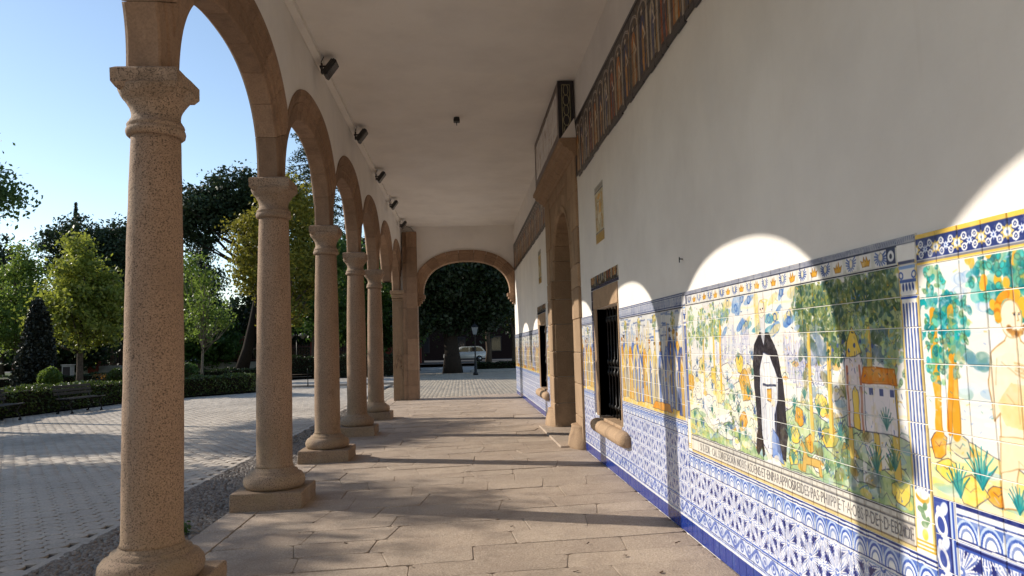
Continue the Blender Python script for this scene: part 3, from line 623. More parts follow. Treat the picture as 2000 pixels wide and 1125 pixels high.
# ---------------------------------------------------------------- END PAINT
# ================================================================ GALLERY: FLOOR
XW, XA, ZC, YE = 1.79, -2.05, 5.53, 24.3           # tiled wall, column axis, ceiling, end wall
COLY = [1.94+3.2*k for k in range(-1, 7)]
ARCHY = [COLY[0]-1.6+3.2*k for k in range(9)]
def fz(x): return -.0208*(XW-x)
fl = MB()
fl.add([(-2.46, -5, fz(-2.46)-.03), (2.1, -5, fz(2.1)-.03), (2.1, 24.9, fz(2.1)-.03), (-2.46, 24.9, fz(-2.46)-.03)], [(0, 1, 2, 3)])
floor = tag(fl.build('gallery_floor', JOINT), kind='structure')
def slab(poly, top, bev=.0045, th=.06):
    """worn paving stone: rounded-off polygon with a bevelled rim; top is a function of x"""
    P = [Vector(p) for p in poly]; Q = []
    for i, p in enumerate(P):
        a, b = P[i-1], P[(i+1) % len(P)]; c = min(.03, (a-p).length*.3, (b-p).length*.3)
        Q += [p+(a-p).normalized()*c, p+(b-p).normalized()*c]
    cen = sum(Q, Vector((0, 0)))/len(Q); n = len(Q); vs = []
    for q in Q: vs.append((q.x, q.y, top(q.x)-th))
    for q in Q: vs.append((q.x, q.y, top(q.x)-bev*.7))
    for q in Q:
        d = (cen-q); q2 = q+d.normalized()*bev; vs.append((q2.x, q2.y, top(q2.x)))
    fs = [(i, (i+1) % n, (i+1) % n+n, i+n) for i in range(n)]+[(i+n, (i+1) % n+n, (i+1) % n+2*n, i+2*n) for i in range(n)]+[tuple(range(2*n, 3*n))]
    return MB().add(vs, fs)
y = -1.2; g = .0016
cnt = 0
while y < 24.75:
    d = RND.choice([.34, .40, .45, .5, .58]); d = min(d, 24.78-y)
    if 24.78-y-d < .25: d = 24.78-y
    xs = [-2.12]
    while xs[-1] < 1.72:
        nx = xs[-1]+RND.uniform(.5, 1.2)
        xs.append(1.778 if nx > 1.4 else nx)
        if xs[-1] >= 1.7: break
    sk = [0]+[RND.uniform(-.10, .10) for _ in xs[1:-1]]+[0]
    for i in range(len(xs)-1):
        j = lambda: RND.uniform(-.012, .012)
        h = RND.uniform(-.004, .004)
        P = [(xs[i]+g-sk[i]*.5, y+g+j()*.9), ((xs[i]*.65+xs[i+1]*.35), y+g+j()*1.2), ((xs[i]*.3+xs[i+1]*.7), y+g+j()), (xs[i+1]-g-sk[i+1]*.5, y+g+j()*.6), (xs[i+1]-g+sk[i+1]*.5, y+d-g+j()*.6), ((xs[i]+xs[i+1])/2, y+d-g+j()), (xs[i]+g+sk[i]*.5, y+d-g+j()*.6)]
        slab(P, lambda x, h=h: fz(x)+h).build('flagstone', FLAG, floor); cnt += 1
    y += d
y = -3.2
while y < 24.7:
    d = RND.uniform(.8, 1.5)
    slab([(-2.44, y), (-2.126, y), (-2.126, y+d-.012), (-2.44, y+d-.012)], lambda x: fz(x)+.002, .014, .16).build('kerb_stone', FLAG, floor); y += d

# ================================================================ COLUMNS AND ARCADE
from mathutils import noise as mn
def rough_up(me, amp, k, seed):
    for v in me.vertices:
        q = mn.noise_vector(v.co*k+Vector((seed, seed*2, 0)))+.5*mn.noise_vector(v.co*k*3.1+Vector((seed, 0, seed)))
        v.co += Vector((q.x, q.y, q.z*.5))*amp
    me.update(); return me
pl = MB().box(-.37, .37, -.37, .37, 0, .2, .016).mesh('plinth', GRAN2)
kb_ = .91; bs = MB().lathe([(r*kb_, z) for r, z in [(.27, .195), (.325, .205), (.349, .235), (.356, .27), (.347, .31), (.318, .345), (.285, .36), (.272, .364), (.268, .385), (.246, .39), (.228, .40), (.216, .425)]], 48).mesh('column_base', GRAN2)
sh = MB().lathe([(.199, .42), (.191, .44), (.188, .47), (.1875, .9), (.185, 1.5), (.178, 2.2), (.166, 2.8), (.158, 3.08), (.157, 3.125)], 48)
prof = [(.199, .42), (.191, .44), (.188, .47)]+[(float(np.interp(z, [.47, .9, 1.5, 2.2, 2.8, 3.08], [.188, .1875, .185, .178, .166, .158])), z) for z in np.linspace(.52, 3.08, 44)]+[(.157, 3.125)]
sh = rough_up(MB().lathe(prof, 48).mesh('shaft', GRAN), .0028, 6, 3)
rough_up(bs, .005, 7, 5)
cp = MB().lathe([(.155, 3.115), (.176, 3.12), (.187, 3.13), (.1915, 3.15), (.188, 3.168), (.178, 3.176), (.180, 3.182), (.1835, 3.195), (.178, 3.208), (.168, 3.212), (.166, 3.228), (.156, 3.238), (.154, 3.262), (.157, 3.29), (.166, 3.318), (.180, 3.338), (.182, 3.342), (.182, 3.354), (.194, 3.358), (.196, 3.37), (.208, 3.376), (.226, 3.40), (.238, 3.432), (.24, 3.44)], 48)
cpm = rough_up(cp.mesh('capital', GRAN2), .004, 9, 8)
ab = MB(); q = .215
ab.add([(-.19, -.19, 3.415), (.19, -.19, 3.415), (.19, .19, 3.415), (-.19, .19, 3.415), (-q, -q, 3.45), (q, -q, 3.45), (q, q, 3.45), (-q, q, 3.45), (-q, -q, 3.535), (q, -q, 3.535), (q, q, 3.535), (-q, q, 3.535), (-.19, -.19, 3.552), (.19, -.19, 3.552), (.19, .19, 3.552), (-.19, .19, 3.552)],
    [(3, 2, 1, 0), (12, 13, 14, 15)]+[(a+i, a+(i+1) % 4, a+4+(i+1) % 4, a+4+i) for a in (0, 4, 8) for i in range(4)])
abm = ab.mesh('abacus', GRAN2)
for me_, cuts, amp in ((pl, 5, .010), (abm, 4, .006)):
    bm = bmesh.new(); bm.from_mesh(me_); bmesh.ops.subdivide_edges(bm, edges=[q for q in bm.edges if q.calc_length() > .1], cuts=cuts, use_grid_fill=True); bm.to_mesh(me_); bm.free(); rough_up(me_, amp, 8, 2)
CL = {1.94: 'granite column standing just outside the left of the view', 5.14: 'nearest granite column of the arcade, against the open plaza and sky', 8.34: 'second granite column from the viewer, square plinth fully in view by the cobbles',
      11.54: 'third granite column from the viewer, in front of the iron park bench', 14.74: 'fourth granite column from the viewer, midway down the arcade', 17.94: 'fifth granite column from the viewer, dark grey plinth in shade', 21.14: 'farthest granite column, with a pale band above its base, before the brown pier', -1.26: 'granite column of the arcade behind the viewer'}
for k, yy in enumerate(COLY[:-1]):
    if yy > 22: break
    c = thing('column', CL[round(yy, 2)], 'column', (XA, yy, -.1), RND.choice([0, 1.571, 3.1416]), 'granite columns of the arcade')
    for nm, me in (('plinth', pl), ('column_base', bs), ('shaft', sh), ('capital', cpm), ('abacus', abm)): use(nm, me, c)
    if abs(yy-21.14) < .1: MB().lathe([(.190, .52), (.192, .53), (.192, .58), (.190, .59)], 40).build('pale_band', PLAS, c)

MORT = m_plain('arch_mortar', (.13, .09, .06), .95, .1, 0, .3, 30)
PROF = [(0, -2.165), (0, -1.972), (.012, -1.958), (.115, -1.956), (.122, -1.94), (.20, -1.938), (.206, -1.922), (.215, -1.918), (.232, -1.928), (.27, -1.912), (.29, -1.906), (.296, -1.889), (.375, -1.884), (.38, -1.905), (.38, -2.2), (.374, -2.252), (.28, -2.25), (.2, -2.225), (.12, -2.2), (.02, -2.19)]
NS = 2.35
def ell0(a, b, t):
    """point and outward normal of a basket-handled arch"""
    c, q = math.cos(t), max(0, math.sin(t)); x = a*math.copysign(abs(c)**(2/NS), c); z = b*q**(2/NS)
    nx = math.copysign(abs(x/a)**(NS-1)/a, x); nz = (z/b)**(NS-1)/b; L = math.hypot(nx, nz)
    return x, z, nx/L, nz/L
def ell(a, b, t, off):
    x, z, nx, nz = ell0(a, b, t); return x+off*nx, z+off*nz
def side(prof, off, d):
    """depth of the moulding at a given offset, on the same face (inner or outer) as d"""
    top = max(range(len(prof)), key=lambda i: (prof[i][0], -i)); mid = sorted(q[1] for q in prof); mid = (mid[0]+mid[-1])/2
    br = sorted(q for q in prof if (q[1] > mid) == (d > mid))
    return float(np.interp(off, [q[0] for q in br], [q[1] for q in br]))
def voussoirs(a, b, prof, nv, umin, umax, mp, name, mat, parent, steps=6, gap=.0038):
    for v in range(nv):
        t0, t1 = math.pi*v/nv, math.pi*(v+1)/nv; e = gap/a
        t0 += e if v else 0; t1 -= e if v < nv-1 else 0
        vs, fs, n = [], [], len(prof)
        for k in range(steps+1):
            t = t0+(t1-t0)*k/steps
            x_, z_, nu, nz_ = ell0(a, b, t)
            lim = umax if nu > 0 else umin
            oc = (lim-x_)/nu if abs(nu) > 1e-4 else 9
            for off, d in prof:
                if off > oc: off, d = oc, side(prof, oc, d)
                u, z = ell(a, b, t, off); vs.append(mp(u, z, d))
        for k in range(steps):
            for i in range(n): fs.append((k*n+i, k*n+(i+1) % n, (k+1)*n+(i+1) % n, (k+1)*n+i))
        fs += [tuple(range(n)), tuple(range(steps*n, steps*n+n))]
        MB().add(vs, fs).build(name, mat, parent)
HA, RISE, ZS = 1.43, 1.05, 3.452
arcade = thing('arcade_wall', 'long white plastered wall above the row of granite columns, carrying moulded brown stone arches', 'wall', (XA, 0, 0))
arcade.location = (0, 0, 0)
for yc in ARCHY:
    ar = bpy.data.objects.new('arch', None); lk(ar, arcade)
    voussoirs(HA, RISE, PROF, 9, -1.5985, 1.5985, lambda u, z, d, yc=yc: (d, yc+u, ZS+z), 'voussoir', SAND, ar)
    voussoirs(HA, RISE, [(.010, -2.15), (.010, -1.985), (.36, -1.94), (.36, -2.15)], 1, -1.599, 1.599, lambda u, z, d, yc=yc: (d, yc+u, ZS+z), 'mortar_core', MORT, ar, 40, 0)
def outer(u, a, b, off):          # height of the offset ellipse above springing at distance u from the centre
    lo = 0
    best = 0
    for k in range(241):
        t = math.pi*k/480; x, z = ell(a, b, t, off)
        if x <= abs(u): return z
    return b+off
wl = MB()
y0, y1 = ARCHY[0]-1.6, 24.3
for yc in ARCHY:
    us = [-1.6+3.2*i/40 for i in range(41)]; zs = [ZS+outer(u, HA, RISE, .34) for u in us]; n = 41
    vs = [(-1.90, yc+u, z) for u, z in zip(us, zs)]+[(-1.90, yc+u, ZC+.1) for u in us]+[(-2.235, yc+u, z) for u, z in zip(us, zs)]+[(-2.235, yc+u, ZC+.9) for u in us]
    fs = [(i, i+1, n+i+1, n+i) for i in range(n-1)]+[(2*n+i+1, 2*n+i, 3*n+i, 3*n+i+1) for i in range(n-1)]+[(i+1, i, 2*n+i, 2*n+i+1) for i in range(n-1)]
    wl.add(vs, fs)
me = wl.mesh('plaster', PLAS); use('plaster', me, arcade)
tag(MB().box(-2.9, 2.7, -5, 24.75, ZC, ZC+.35).build('ceiling', PLAS), kind='structure')
MB().box(-2.95, 2.7, -5, 24.9, ZC+.62, ZC+.8).build('eaves_slab', PLAS, arcade)

# ---- pier and end wall
pier = thing('stone_pier', 'brown stone pier with stepped pilasters and a faint scrawl, closing the arcade', 'pier', (0, 0, 0))
MB().box(-2.2, -1.835, 24.17, 24.75, -.12, 3.2, .01).build('respond', SAND2, pier)
im = MB(); im.box(-2.26, -1.80, 24.08, 24.4, 3.33, 3.45, .012).box(-2.22, -1.83, 24.12, 24.4, 3.20, 3.332, .02).box(-2.21, -1.84, 24.14, 24.4, 3.12, 3.17, .02); im.build('impost', SAND2, pier)
for i in range(11):
    z0 = -.1+i*.494
    MB().box(-1.72, -1.395, 24.0, 24.75, z0, z0+.4925, .004).build('pilaster_block', SAND, pier)
    MB().box(-1.86, -1.722, 24.09, 24.70, z0+.0005, z0+.491, .004).build('pilaster_block', SAND, pier)
sc = MB(); rr = random.Random(4)
for k in range(16):
    x, z = -2.12+.032*(k % 8), 1.1+.26*(k//8)+rr.uniform(-.04, .04); pts = [(x, 24.166, z)]
    for q in range(4): pts.append((pts[-1][0]+rr.uniform(-.03, .045), 24.166, pts[-1][2]+rr.uniform(-.11, .11)))
    sc.tube(pts, .006, 4)
sc.tube([(-1.98, 24.166, .95), (-1.88, 24.166, .9), (-1.93, 24.166, .78), (-1.88, 24.166, .68)], .007, 4)
sc.build('scrawl', SAND, pier)
endw = thing('end_wall', 'white plastered wall closing the gallery, pierced by a wide moulded arch onto the trees', 'wall', (0, YE, 0))
XC, EA, EB, EZ = .21, 1.41, 1.085, 3.30
ea = bpy.data.objects.new('arch', None); lk(ea, endw)
PE = [(0, .40), (0, .03), (.012, .014), (.12, .012), (.128, 0), (.2, -.003), (.21, -.018), (.235, -.012), (.27, -.024), (.29, -.03), (.296, -.045), (.355, -.048), (.36, -.02), (.36, .40)]
voussoirs(EA, EB, PE, 13, -1.60, 1.57, lambda u, z, d: (XC+u, d, EZ+z), 'voussoir', SAND, ea)
us = [-2.15+i*.05 for i in range(75)]; us = [u for u in us if u < 1.58]+[1.58]; n = len(us); zs = [EZ+(outer(u, EA, EB, .32) if abs(u) < EA+.3 else -.06) for u in us]
vs = [(XC+u, 0, z) for u, z in zip(us, zs)]+[(XC+u, 0, ZC+.1) for u in us]+[(XC+u, .42, z) for u, z in zip(us, zs)]+[(XC+u, .42, ZC+.6) for u in us]
use('plaster', MB().add(vs, [(i, i+1, n+i+1, n+i) for i in range(n-1)]+[(2*n+i, 2*n+i+1, 3*n+i+1, 3*n+i) for i in range(n-1)]+[(i, i+1, 2*n+i+1, 2*n+i) for i in range(n-1)]).mesh('plaster', PLAS), endw)
for sx, xa in ((1, -1.40), (-1, 1.783)):
    b = MB(); lo = lambda w: (xa, xa+w) if sx > 0 else (xa-w, xa)
    for wv, z0, z1 in ((.25, 3.19, 3.298), (.21, 3.11, 3.188), (.15, 3.03, 3.108), (.08, 2.95, 3.028)):
        x0, x1 = lo(wv); b.box(x0, x1, -.03, .40, z0, z1, .012)
    b.build('impost', SAND, endw)
MB().box(1.796, 2.3, .002, .44, -.05, 3.3).build('jamb', PLAS, endw)
tag(MB().box(-2.4, 2.6, -5.3, -5, -.1, 6).build('back_wall', PLAS), 'plain white wall closing the gallery behind the viewer', 'wall')

# ================================================================ TILED WALL WITH OPENINGS
W1, W2, DR = (8.36, 9.72), (15.74, 17.0), (11.75, 13.95)
ys = [-5, W1[0], W1[1], DR[0], DR[1], W2[0], W2[1], 24.75]; zs = [-.2, .60, 2.0, 3.86, 6.2]
gw = MB()
for i in range(7):
    for j in range(4):
        hole = (i in (1, 5) and j == 1) or (i == 3 and j < 3)
        if not hole: gw.box(XW, XW+.45, ys[i], ys[i+1], zs[j], zs[j+1]) if False else gw.add([(XW, ys[i], zs[j]), (XW, ys[i+1], zs[j]), (XW, ys[i+1], zs[j+1]), (XW, ys[i], zs[j+1])], [(0, 1, 2, 3)])
for (a, b), z0, z1 in ((W1, .6, 2.0), (W2, .6, 2.0), (DR, -.2, 3.86)):
    gw.add([(XW, a, z0), (XW+.45, a, z0), (XW+.45, a, z1), (XW, a, z1), (XW, b, z0), (XW+.45, b, z0), (XW+.45, b, z1), (XW, b, z1)], [(0, 1, 2, 3), (4, 5, 6, 7), (3, 2, 6, 7), (0, 1, 5, 4)])
gw.box(2.6, 2.8, -5, 24.75, -.2, 6.2).box(XW, 2.6, -5, -4.9, -.2, 6.2).box(XW+.01, 2.6, 24.6, 24.74, -.2, 6.2)  # unseen outer wall and ends, added to keep daylight out
gwall = gw.build('gallery_wall', PLAS)
tag(gwall, 'long white plastered inner wall of the gallery above the tile panels', 'wall')
nail = MB().tube([(XW-.03, 5.85, 2.2), (XW+.02, 5.85, 2.195)], .005, 6).box(XW-.032, XW-.026, 5.846, 5.854, 2.17, 2.215).build('iron_hook', IRON, gwall)

# ---- glazed tile panels
TM = {}
def tile_mesh(wd, ht, mat):
    k = (round(wd, 4), round(ht, 4), mat.name)
    if k not in TM:
        a, b, e = wd/2-.0019, ht/2-.0019, .0022
        vs = [(.004, -a, -b), (.004, a, -b), (.004, a, b), (.004, -a, b), (-.002, -a, -b), (-.002, a, -b), (-.002, a, b), (-.002, -a, b), (-.0042, -a+e, -b+e), (-.0042, a-e, -b+e), (-.0042, a-e, b-e), (-.0042, -a+e, b-e)]
        TM[k] = MB().add(vs, [(11, 10, 9, 8)]+[(q+i, q+(i+1) % 4, q+4+(i+1) % 4, q+4+i) for q in (0, 4) for i in range(4)]).mesh('tile', mat)
    return TM[k]
def tile_panel(name, label, y0, y1, ncol, rows, mat, indiv=None, rough=.0008, tilt=.006, cat='tile mural', parts=True):
    """panel seen from the gallery: left edge at y1, right edge at y0"""
    p = thing(name, label, cat, (XW, (y0+y1)/2, rows[0])); p.location.x = XW
    oy, oz = (y0+y1)/2, rows[0]
    MB().box(-.0085, .003, y0-oy, y1-oy, 0, rows[-1]-oz).build('grout_bed', GROUT, p)
    wd = (y1-y0)/ncol; rest = MB(); n = 0
    order = [(c, r) for c in range(ncol) for r in reversed(range(len(rows)-1))]
    for c, r in order:
        z0, z1 = rows[r], rows[r+1]; me = tile_mesh(wd, z1-z0, mat); yy, zz = y0+wd*(c+.5), (z0+z1)/2
        j = RND.uniform; dx = -.0088+j(-rough, rough)
        if parts and (indiv is None or r in indiv) and n < 300:
            use('tile', me, p, (dx, yy-oy, zz-oz), (0, j(-tilt, tilt), j(-tilt, tilt))); n += 1
        else:
            rest.add([(v.co.x+dx, v.co.y+yy-oy, v.co.z+zz-oz) for v in me.vertices], [tuple(q.vertices) for q in me.polygons])
    if rest.v: tag(rest.build('tiling', mat, p), kind='stuff')
    return p
cv1 = paint_saint_panel(); cv2 = paint_orange_grove_panel(); cv0 = paint_crowd_panel(); cvF = paint_upper_frieze(); cvA = paint_arms()
R1 = [0, .137, .272, .4085, .545, .678, .815]+[.815+.125*i for i in range(1, 9)]+[1.932]
R2 = [0, .137, .272, .4, .528, .656, .785, .922]+[.922+.12543*i for i in range(1, 8)]+[1.925]
R0 = [0, .137, .272, .398, .524, .65, .775, .90]+[.90+.1293*i for i in range(1, 8)]+[1.932]
p1 = tile_panel('tile_mural', 'large tile mural of a black-cloaked figure among hills and trees, crowns along its top', 2.782, 5.88, 25, R1, m_img('saint_tiles', cv1, 5.88, 0), indiv=set(range(3, 15)))
tile_panel('tile_mural', 'nearest tile mural with teal orange trees and a bearded man, under a blue scroll border', .80, 2.778, 16, R2, m_img('grove_tiles', cv2, 2.778, 0))
MC = m_img('crowd_tiles', cv0, 8.30, 0, rep=True)
tile_panel('tile_mural', 'tile mural crowded with blue and orange robed people, right of the barred window', 5.884, 8.30, 19, R0, MC)
tile_panel('tile_dado', 'low band of blue and white tiles under the sill of the nearer window', 8.302, 10.078, 14, R0[:5]+[.60], MC, cat='tile dado')
tile_panel('tile_dado', 'low band of blue and white tiles under the sill of the far window', 15.622, 17.198, 13, R0[:5]+[.60], MC, cat='tile dado', indiv=[])
tile_panel('tile_mural', 'narrow strip of tiles squeezed between the nearer barred window and the stone portal', 10.08, 10.93, 7, R0, MC)
tile_panel('tile_mural', 'narrow strip of tiles between the far side of the portal and the second window', 14.97, 15.62, 5, R0, MC)
tile_panel('tile_mural', 'far tile panel beyond the second window, running to the end arch', 17.20, 24.74, 60, R0, MC, indiv=set(range(8, 15)))
# inscription on the large mural (flat lettering fired on the tiles)
def lettering(s, ymid, z, h, wid, parent):
    cu = bpy.data.curves.new('lettering', 'FONT'); cu.body = s; cu.size = 1; cu.align_x = 'CENTER'; cu.resolution_u = 3
    o = bpy.data.objects.new('lettering', cu); COL.objects.link(o); bpy.context.view_layer.update()
    me = bpy.data.meshes.new_from_object(o.evaluated_get(bpy.context.evaluated_depsgraph_get())); COL.objects.unlink(o); bpy.data.objects.remove(o)
    a = np.empty(len(me.vertices)*3, np.float32); me.vertices.foreach_get('co', a); a = a.reshape(-1, 3); w0 = a[:, 0].max()-a[:, 0].min(); h0 = a[:, 1].max()
    out = np.stack([np.full(len(a), XW-.0142), ymid-a[:, 0]/w0*wid, z+a[:, 1]/h0*h], 1)-np.array(parent.location)
    me.vertices.foreach_set('co', out.astype(np.float32).ravel()); me.update(); me.name = 'inscription'; me.materials.clear(); me.materials.append(INKM); use('inscription', me, parent)
INKM = m_plain('painted_ink', (.20, .19, .20), .3, .4, 0, .3, 60, 0)
lettering('SI IS EDR · CAL SDIREDEORA NOBIS·ASDENS·ET·ENPARAPPIOSREIDES·PAS·PHIIPP', 4.56, .716, .054, 2.05, p1)
lettering('E·T·A·OBS·P·DE†·D·EB2·DE', 3.22, .716, .054, .60, p1)

# ---- upper friezes and coats of arms
MF = m_img('frieze_tiles', cvF, 10.9, 4.045, rep=True, rough=.3, dim=.95)
DKB = m_plain('dark_border_tile', (.022, .020, .026), .35, .4, 0, .4, 25, .2)
for lab, a, b in (('dark upper tile frieze of standing figures under arches, on the wall nearest the viewer', 1.5, 10.93), ('far upper tile frieze beyond the portal, running to the end wall', 14.98, 24.28)):
    f = thing('tile_frieze', lab, 'tile frieze', (XW, (a+b)/2, 4.0)); oy = (a+b)/2
    nc = int((b-a)/.24)
    MB().box(-.008, .003, a-oy, b-oy, 0, .888).build('grout_bed', GROUT, f)
    n = 0
    rest = MB()
    for c in range(nc):
        for r in range(4):
            wd = (b-a)/nc; me = tile_mesh(wd, .2, MF); dx = -.0085+RND.uniform(-.001, .001)
            use('tile', me, f, (dx, a+wd*(c+.5)-oy, .045+.2*(r+.5)), (0, RND.uniform(-.01, .01), RND.uniform(-.01, .01)))
    MB().box(-.018, 0, a-oy, b-oy, .846, .888, .004).build('border_strip', DKB, f)
    lo = MB(); yy = a
    while yy < b-.3:
        d = RND.uniform(.12, .3); lo.box(-.02-RND.uniform(0, .004), 0, yy-oy, min(b, yy+d)-oy-.002, RND.uniform(-.012, .004), .044, .003); yy += d
    lo.build('border_strip', DKB, f)
    MB().box(-.019, 0, b-oy-.05, b-oy, .046, .844, .003).build('border_strip', DKB, f)
for lab, a, z in (('small upright tile plaque of a coat of arms above the nearer window', 9.0, 2.83), ('small tile plaque high on the wall above the far window', 16.25, 2.93)):
    m = m_img('arms_tiles_%d' % int(a), cvA, a+.54, z, rough=.25); f = thing('tile_plaque', lab, 'tile plaque', (XW, a+.27, z))
    MB().box(-.006, .002, -.27, .27, 0, .74).build('grout_bed', GROUT, f)
    for c in range(4):
        for r in range(6): use('tile', tile_mesh(.135, .1233, m), f, (-.0065, -.27+.135*(c+.5), .1233*(r+.5)), (0, RND.uniform(-.006, .006), 0))

# ---- barred windows
bar = MB()
pr = [(.010, 0), (.010, .1), (.024, .11), (.026, .135), (.024, .16), (.010, .17), (.010, .52), (.02, .53), (.028, .56), (.02, .59), (.011, .60), (.011, .66), (.02, .67), (.028, .70), (.02, .73), (.010, .74), (.010, 1.20), (.022, 1.21), (.026, 1.235), (.022, 1.26), (.010, 1.27), (.010, 1.395)]
barm = bar.lathe(pr, 8).mesh('iron_bar', IRON)
TRIM = m_img('window_trim_tiles', cvF, 10.1, 2.28, rep=True, rough=.2, dim=.95)
BLT = m_plain('blue_trim_tile', (.05, .06, .13), .2, .5, 0, .4, 25, .1)
def window(label, y0, y1, far):
    wn = thing('barred_window', label, 'window', (XW, (y0+y1)/2, .6)); oy, oz = (y0+y1)/2, .6
    B = lambda x0, x1, ya, yb, z0, z1, b=0.: MB().box(x0, x1, ya-oy, yb-oy, z0-oz, z1-oz, b)
    B(-.012, .42, y1, y1+.22, .6, 2.0, .008).build('jamb_stone', SAND2, wn); B(-.012, .1, y0-.001, y0+.03, .6, 2.0, .006).build('jamb_stone', SAND2, wn)
    B(-.014, .42, y0, y1+.22, 2.002, 2.25, .01).build('lintel', SAND2, wn)
    for i in range(10):
        ya = y0-.06+(y1-y0+.40)*i/10; B(-.010, .002, ya+.002, ya+(y1-y0+.40)/10-.002, 2.29, 2.43, .002).build('trim_tile', TRIM, wn)
    B(-.011, .002, y0-.06, y1+.34, 2.256, 2.287, .002).build('trim_tile', BLT, wn)
    for i in range(12):
        za = .62+1.63*i/12; B(-.010, .002, y1+.225, y1+.34, za+.002, za+1.63/12-.002, .002).build('trim_tile', BLT, wn)
    # rolled sill stone
    ya, yb = y0-.40, y1+.24; n = 12; rings = []
    sl = MB(); pts = [(ya-oy+(yb-ya)*k/14, 0) for k in range(15)]
    sl.tube([(-.04, p, -.115) for p, _ in pts], [.06]+[.088+RND.uniform(-.003, .003) for _ in range(13)]+[.065], 14)
    sl.build('sill_roll', SAND2, wn); B(-.022, .43, y0, y1, .53, .604, .01).build('sill_slab', SAND2, wn)
    nb = 7
    for i in range(nb): use('iron_bar', barm, wn, (.12, y0+(y1-y0)*(i+.6)/nb-oy, .005))
    for z in (.74, 1.24, 1.88): B(.108, .132, y0+.02, y1, z-.008, z+.008).build('cross_bar', IRON, wn)
    sp = MB(); 
    B(.30, .33, y0, y1, .6, 2.0).build('dark_backing', DARKW, wn)  # dark panel standing in for the shaded interior behind the bars
    for k in range(1, 4): B(.285, .302, y0+(y1-y0)*k/4-.02, y0+(y1-y0)*k/4+.02, .6, 2.0, .004).build('backing_rail', DARKW, wn)
window('nearer window with turned iron bars and a rolled stone sill, right of the portal', *W1, False)
window('far window with dark bars and a rolled stone sill, left of the portal', *W2, True)

# ---- stone portal
po = thing('stone_portal', 'tall arched stone doorway with a heavy cornice, its deep reveal in shade', 'portal', (XW, 12.85, 0)); oy = 12.85
def PB(nm, x0, x1, ya, yb, z0, z1, b=.01, m=SAND2): return MB().box(x0-XW, x1-XW, ya-oy, yb-oy, z0, z1, b).build(nm, m, po)
hs = [.0, .46, .95, 1.42, 1.93, 2.40, 2.75]
for i in range(6):
    z0, z1 = hs[i]+.003, hs[i+1]-.003
    e = RND.uniform(-.006, .006)
    PB('jamb_block', 1.745+e, 1.80, 10.95, 11.42, z0, z1); PB('jamb_block', 1.765+e, 2.2, 11.424, 11.75, z0, z1, .012)
    PB('jamb_block', 1.745-e, 1.80, 14.40, 14.95, z0, z1); PB('jamb_block', 1.77, 1.82, 14.24, 14.396, z0, z1, .016)
    PB('jamb_block', 1.70, 2.14, 13.952, 14.236, z0, z1, .025)
    PB('reveal_block', 1.76, 2.2, 13.93-e, 13.949, z0, z1, .006)
RA = 1.1; PP = [(0, .36), (0, .02), (.03, -.015), (.1, -.02), (.12, .0), (.30, .0), (.32, .03), (.32, .36)]
pa = bpy.data.objects.new('arch', None); lk(pa, po)
voussoirs(RA, 1.08, PP, 11, -1.9, 1.9, lambda u, z, d: (d-.02, u, 2.75+z), 'voussoir', SAND2, pa, 4, .004)
pv = MB(); us = [-1.9+3.95*i/60 for i in range(61)]; z = [2.753+(outer(u, RA, 1.08, .30) if abs(u) < RA+.29 else 0) for u in us]
pv.add([(-.022, u, zz) for u, zz in zip(us, z)]+[(-.022, u, 4.40) for u in us]+[(.1, u, zz) for u, zz in zip(us, z)], [(i, i+1, 62+i, 61+i) for i in range(60)]+[(i+1, i, 122+i, 123+i) for i in range(60)])
pv.build('spandrel', SAND2, po)
PB('spandrel_block', 1.752, 1.80, 10.951, 11.3, 2.76, 3.3); PB('spandrel_block', 1.75, 1.80, 10.951, 11.5, 3.306, 3.85); PB('spandrel_block', 1.753, 1.80, 10.951, 11.8, 3.856, 4.38)
PB('spandrel_block', 1.752, 1.80, 14.5, 14.95, 2.76, 3.4); PB('spandrel_block', 1.75, 1.80, 14.2, 14.95, 3.406, 4.38); PB('spandrel_block', 1.751, 1.80, 11.83, 12.9, 4.17, 4.38); PB('spandrel_block', 1.754, 1.80, 12.91, 14.17, 4.17, 4.38)
cor = MB(); cor.prism([(0, 4.36), (-.06, 4.37), (-.075, 4.41), (-.13, 4.43), (-.15, 4.47), (-.21, 4.49), (-.235, 4.55), (-.265, 4.56), (-.265, 4.615), (0, 4.63)], 'y', -2.02, 2.15); cor.build('cornice', SAND2, po)
MB().prism([(-.01, 4.63), (-.24, 4.632), (-.03, 4.93)], 'y', -2.0, -1.93).build('plaster_fillet', PLAS, po)
for ya, yb in ((10.90, 11.80), (13.90, 15.0)):
    b = MB(); n = 9
    b.lathe([(.30, -.06), (.31, .03), (.29, .14), (.25, .23), (.23, .30), (.24, .325), (.20, .335)], 16); b.v = [(max(-.21, min(.2, v[0]*.75+.02)), (ya+yb)/2-oy+v[1]*(yb-ya)*1.6, v[2]) for v in b.v]; b.build('jamb_base', SAND2, po)
PB('threshold', 1.45, 2.3, 11.3, 14.4, -.05, .02, .012, FLAG)
dl = MB(); PB('door_leaf', 2.16, 2.24, 11.70, 14.0, .02, 3.9, .0, DARKW)
for k in range(6): PB('door_plank', 2.145, 2.162, 11.76+.365*k, 11.76+.365*k+.345, .03, 3.85, .006, DARKW)
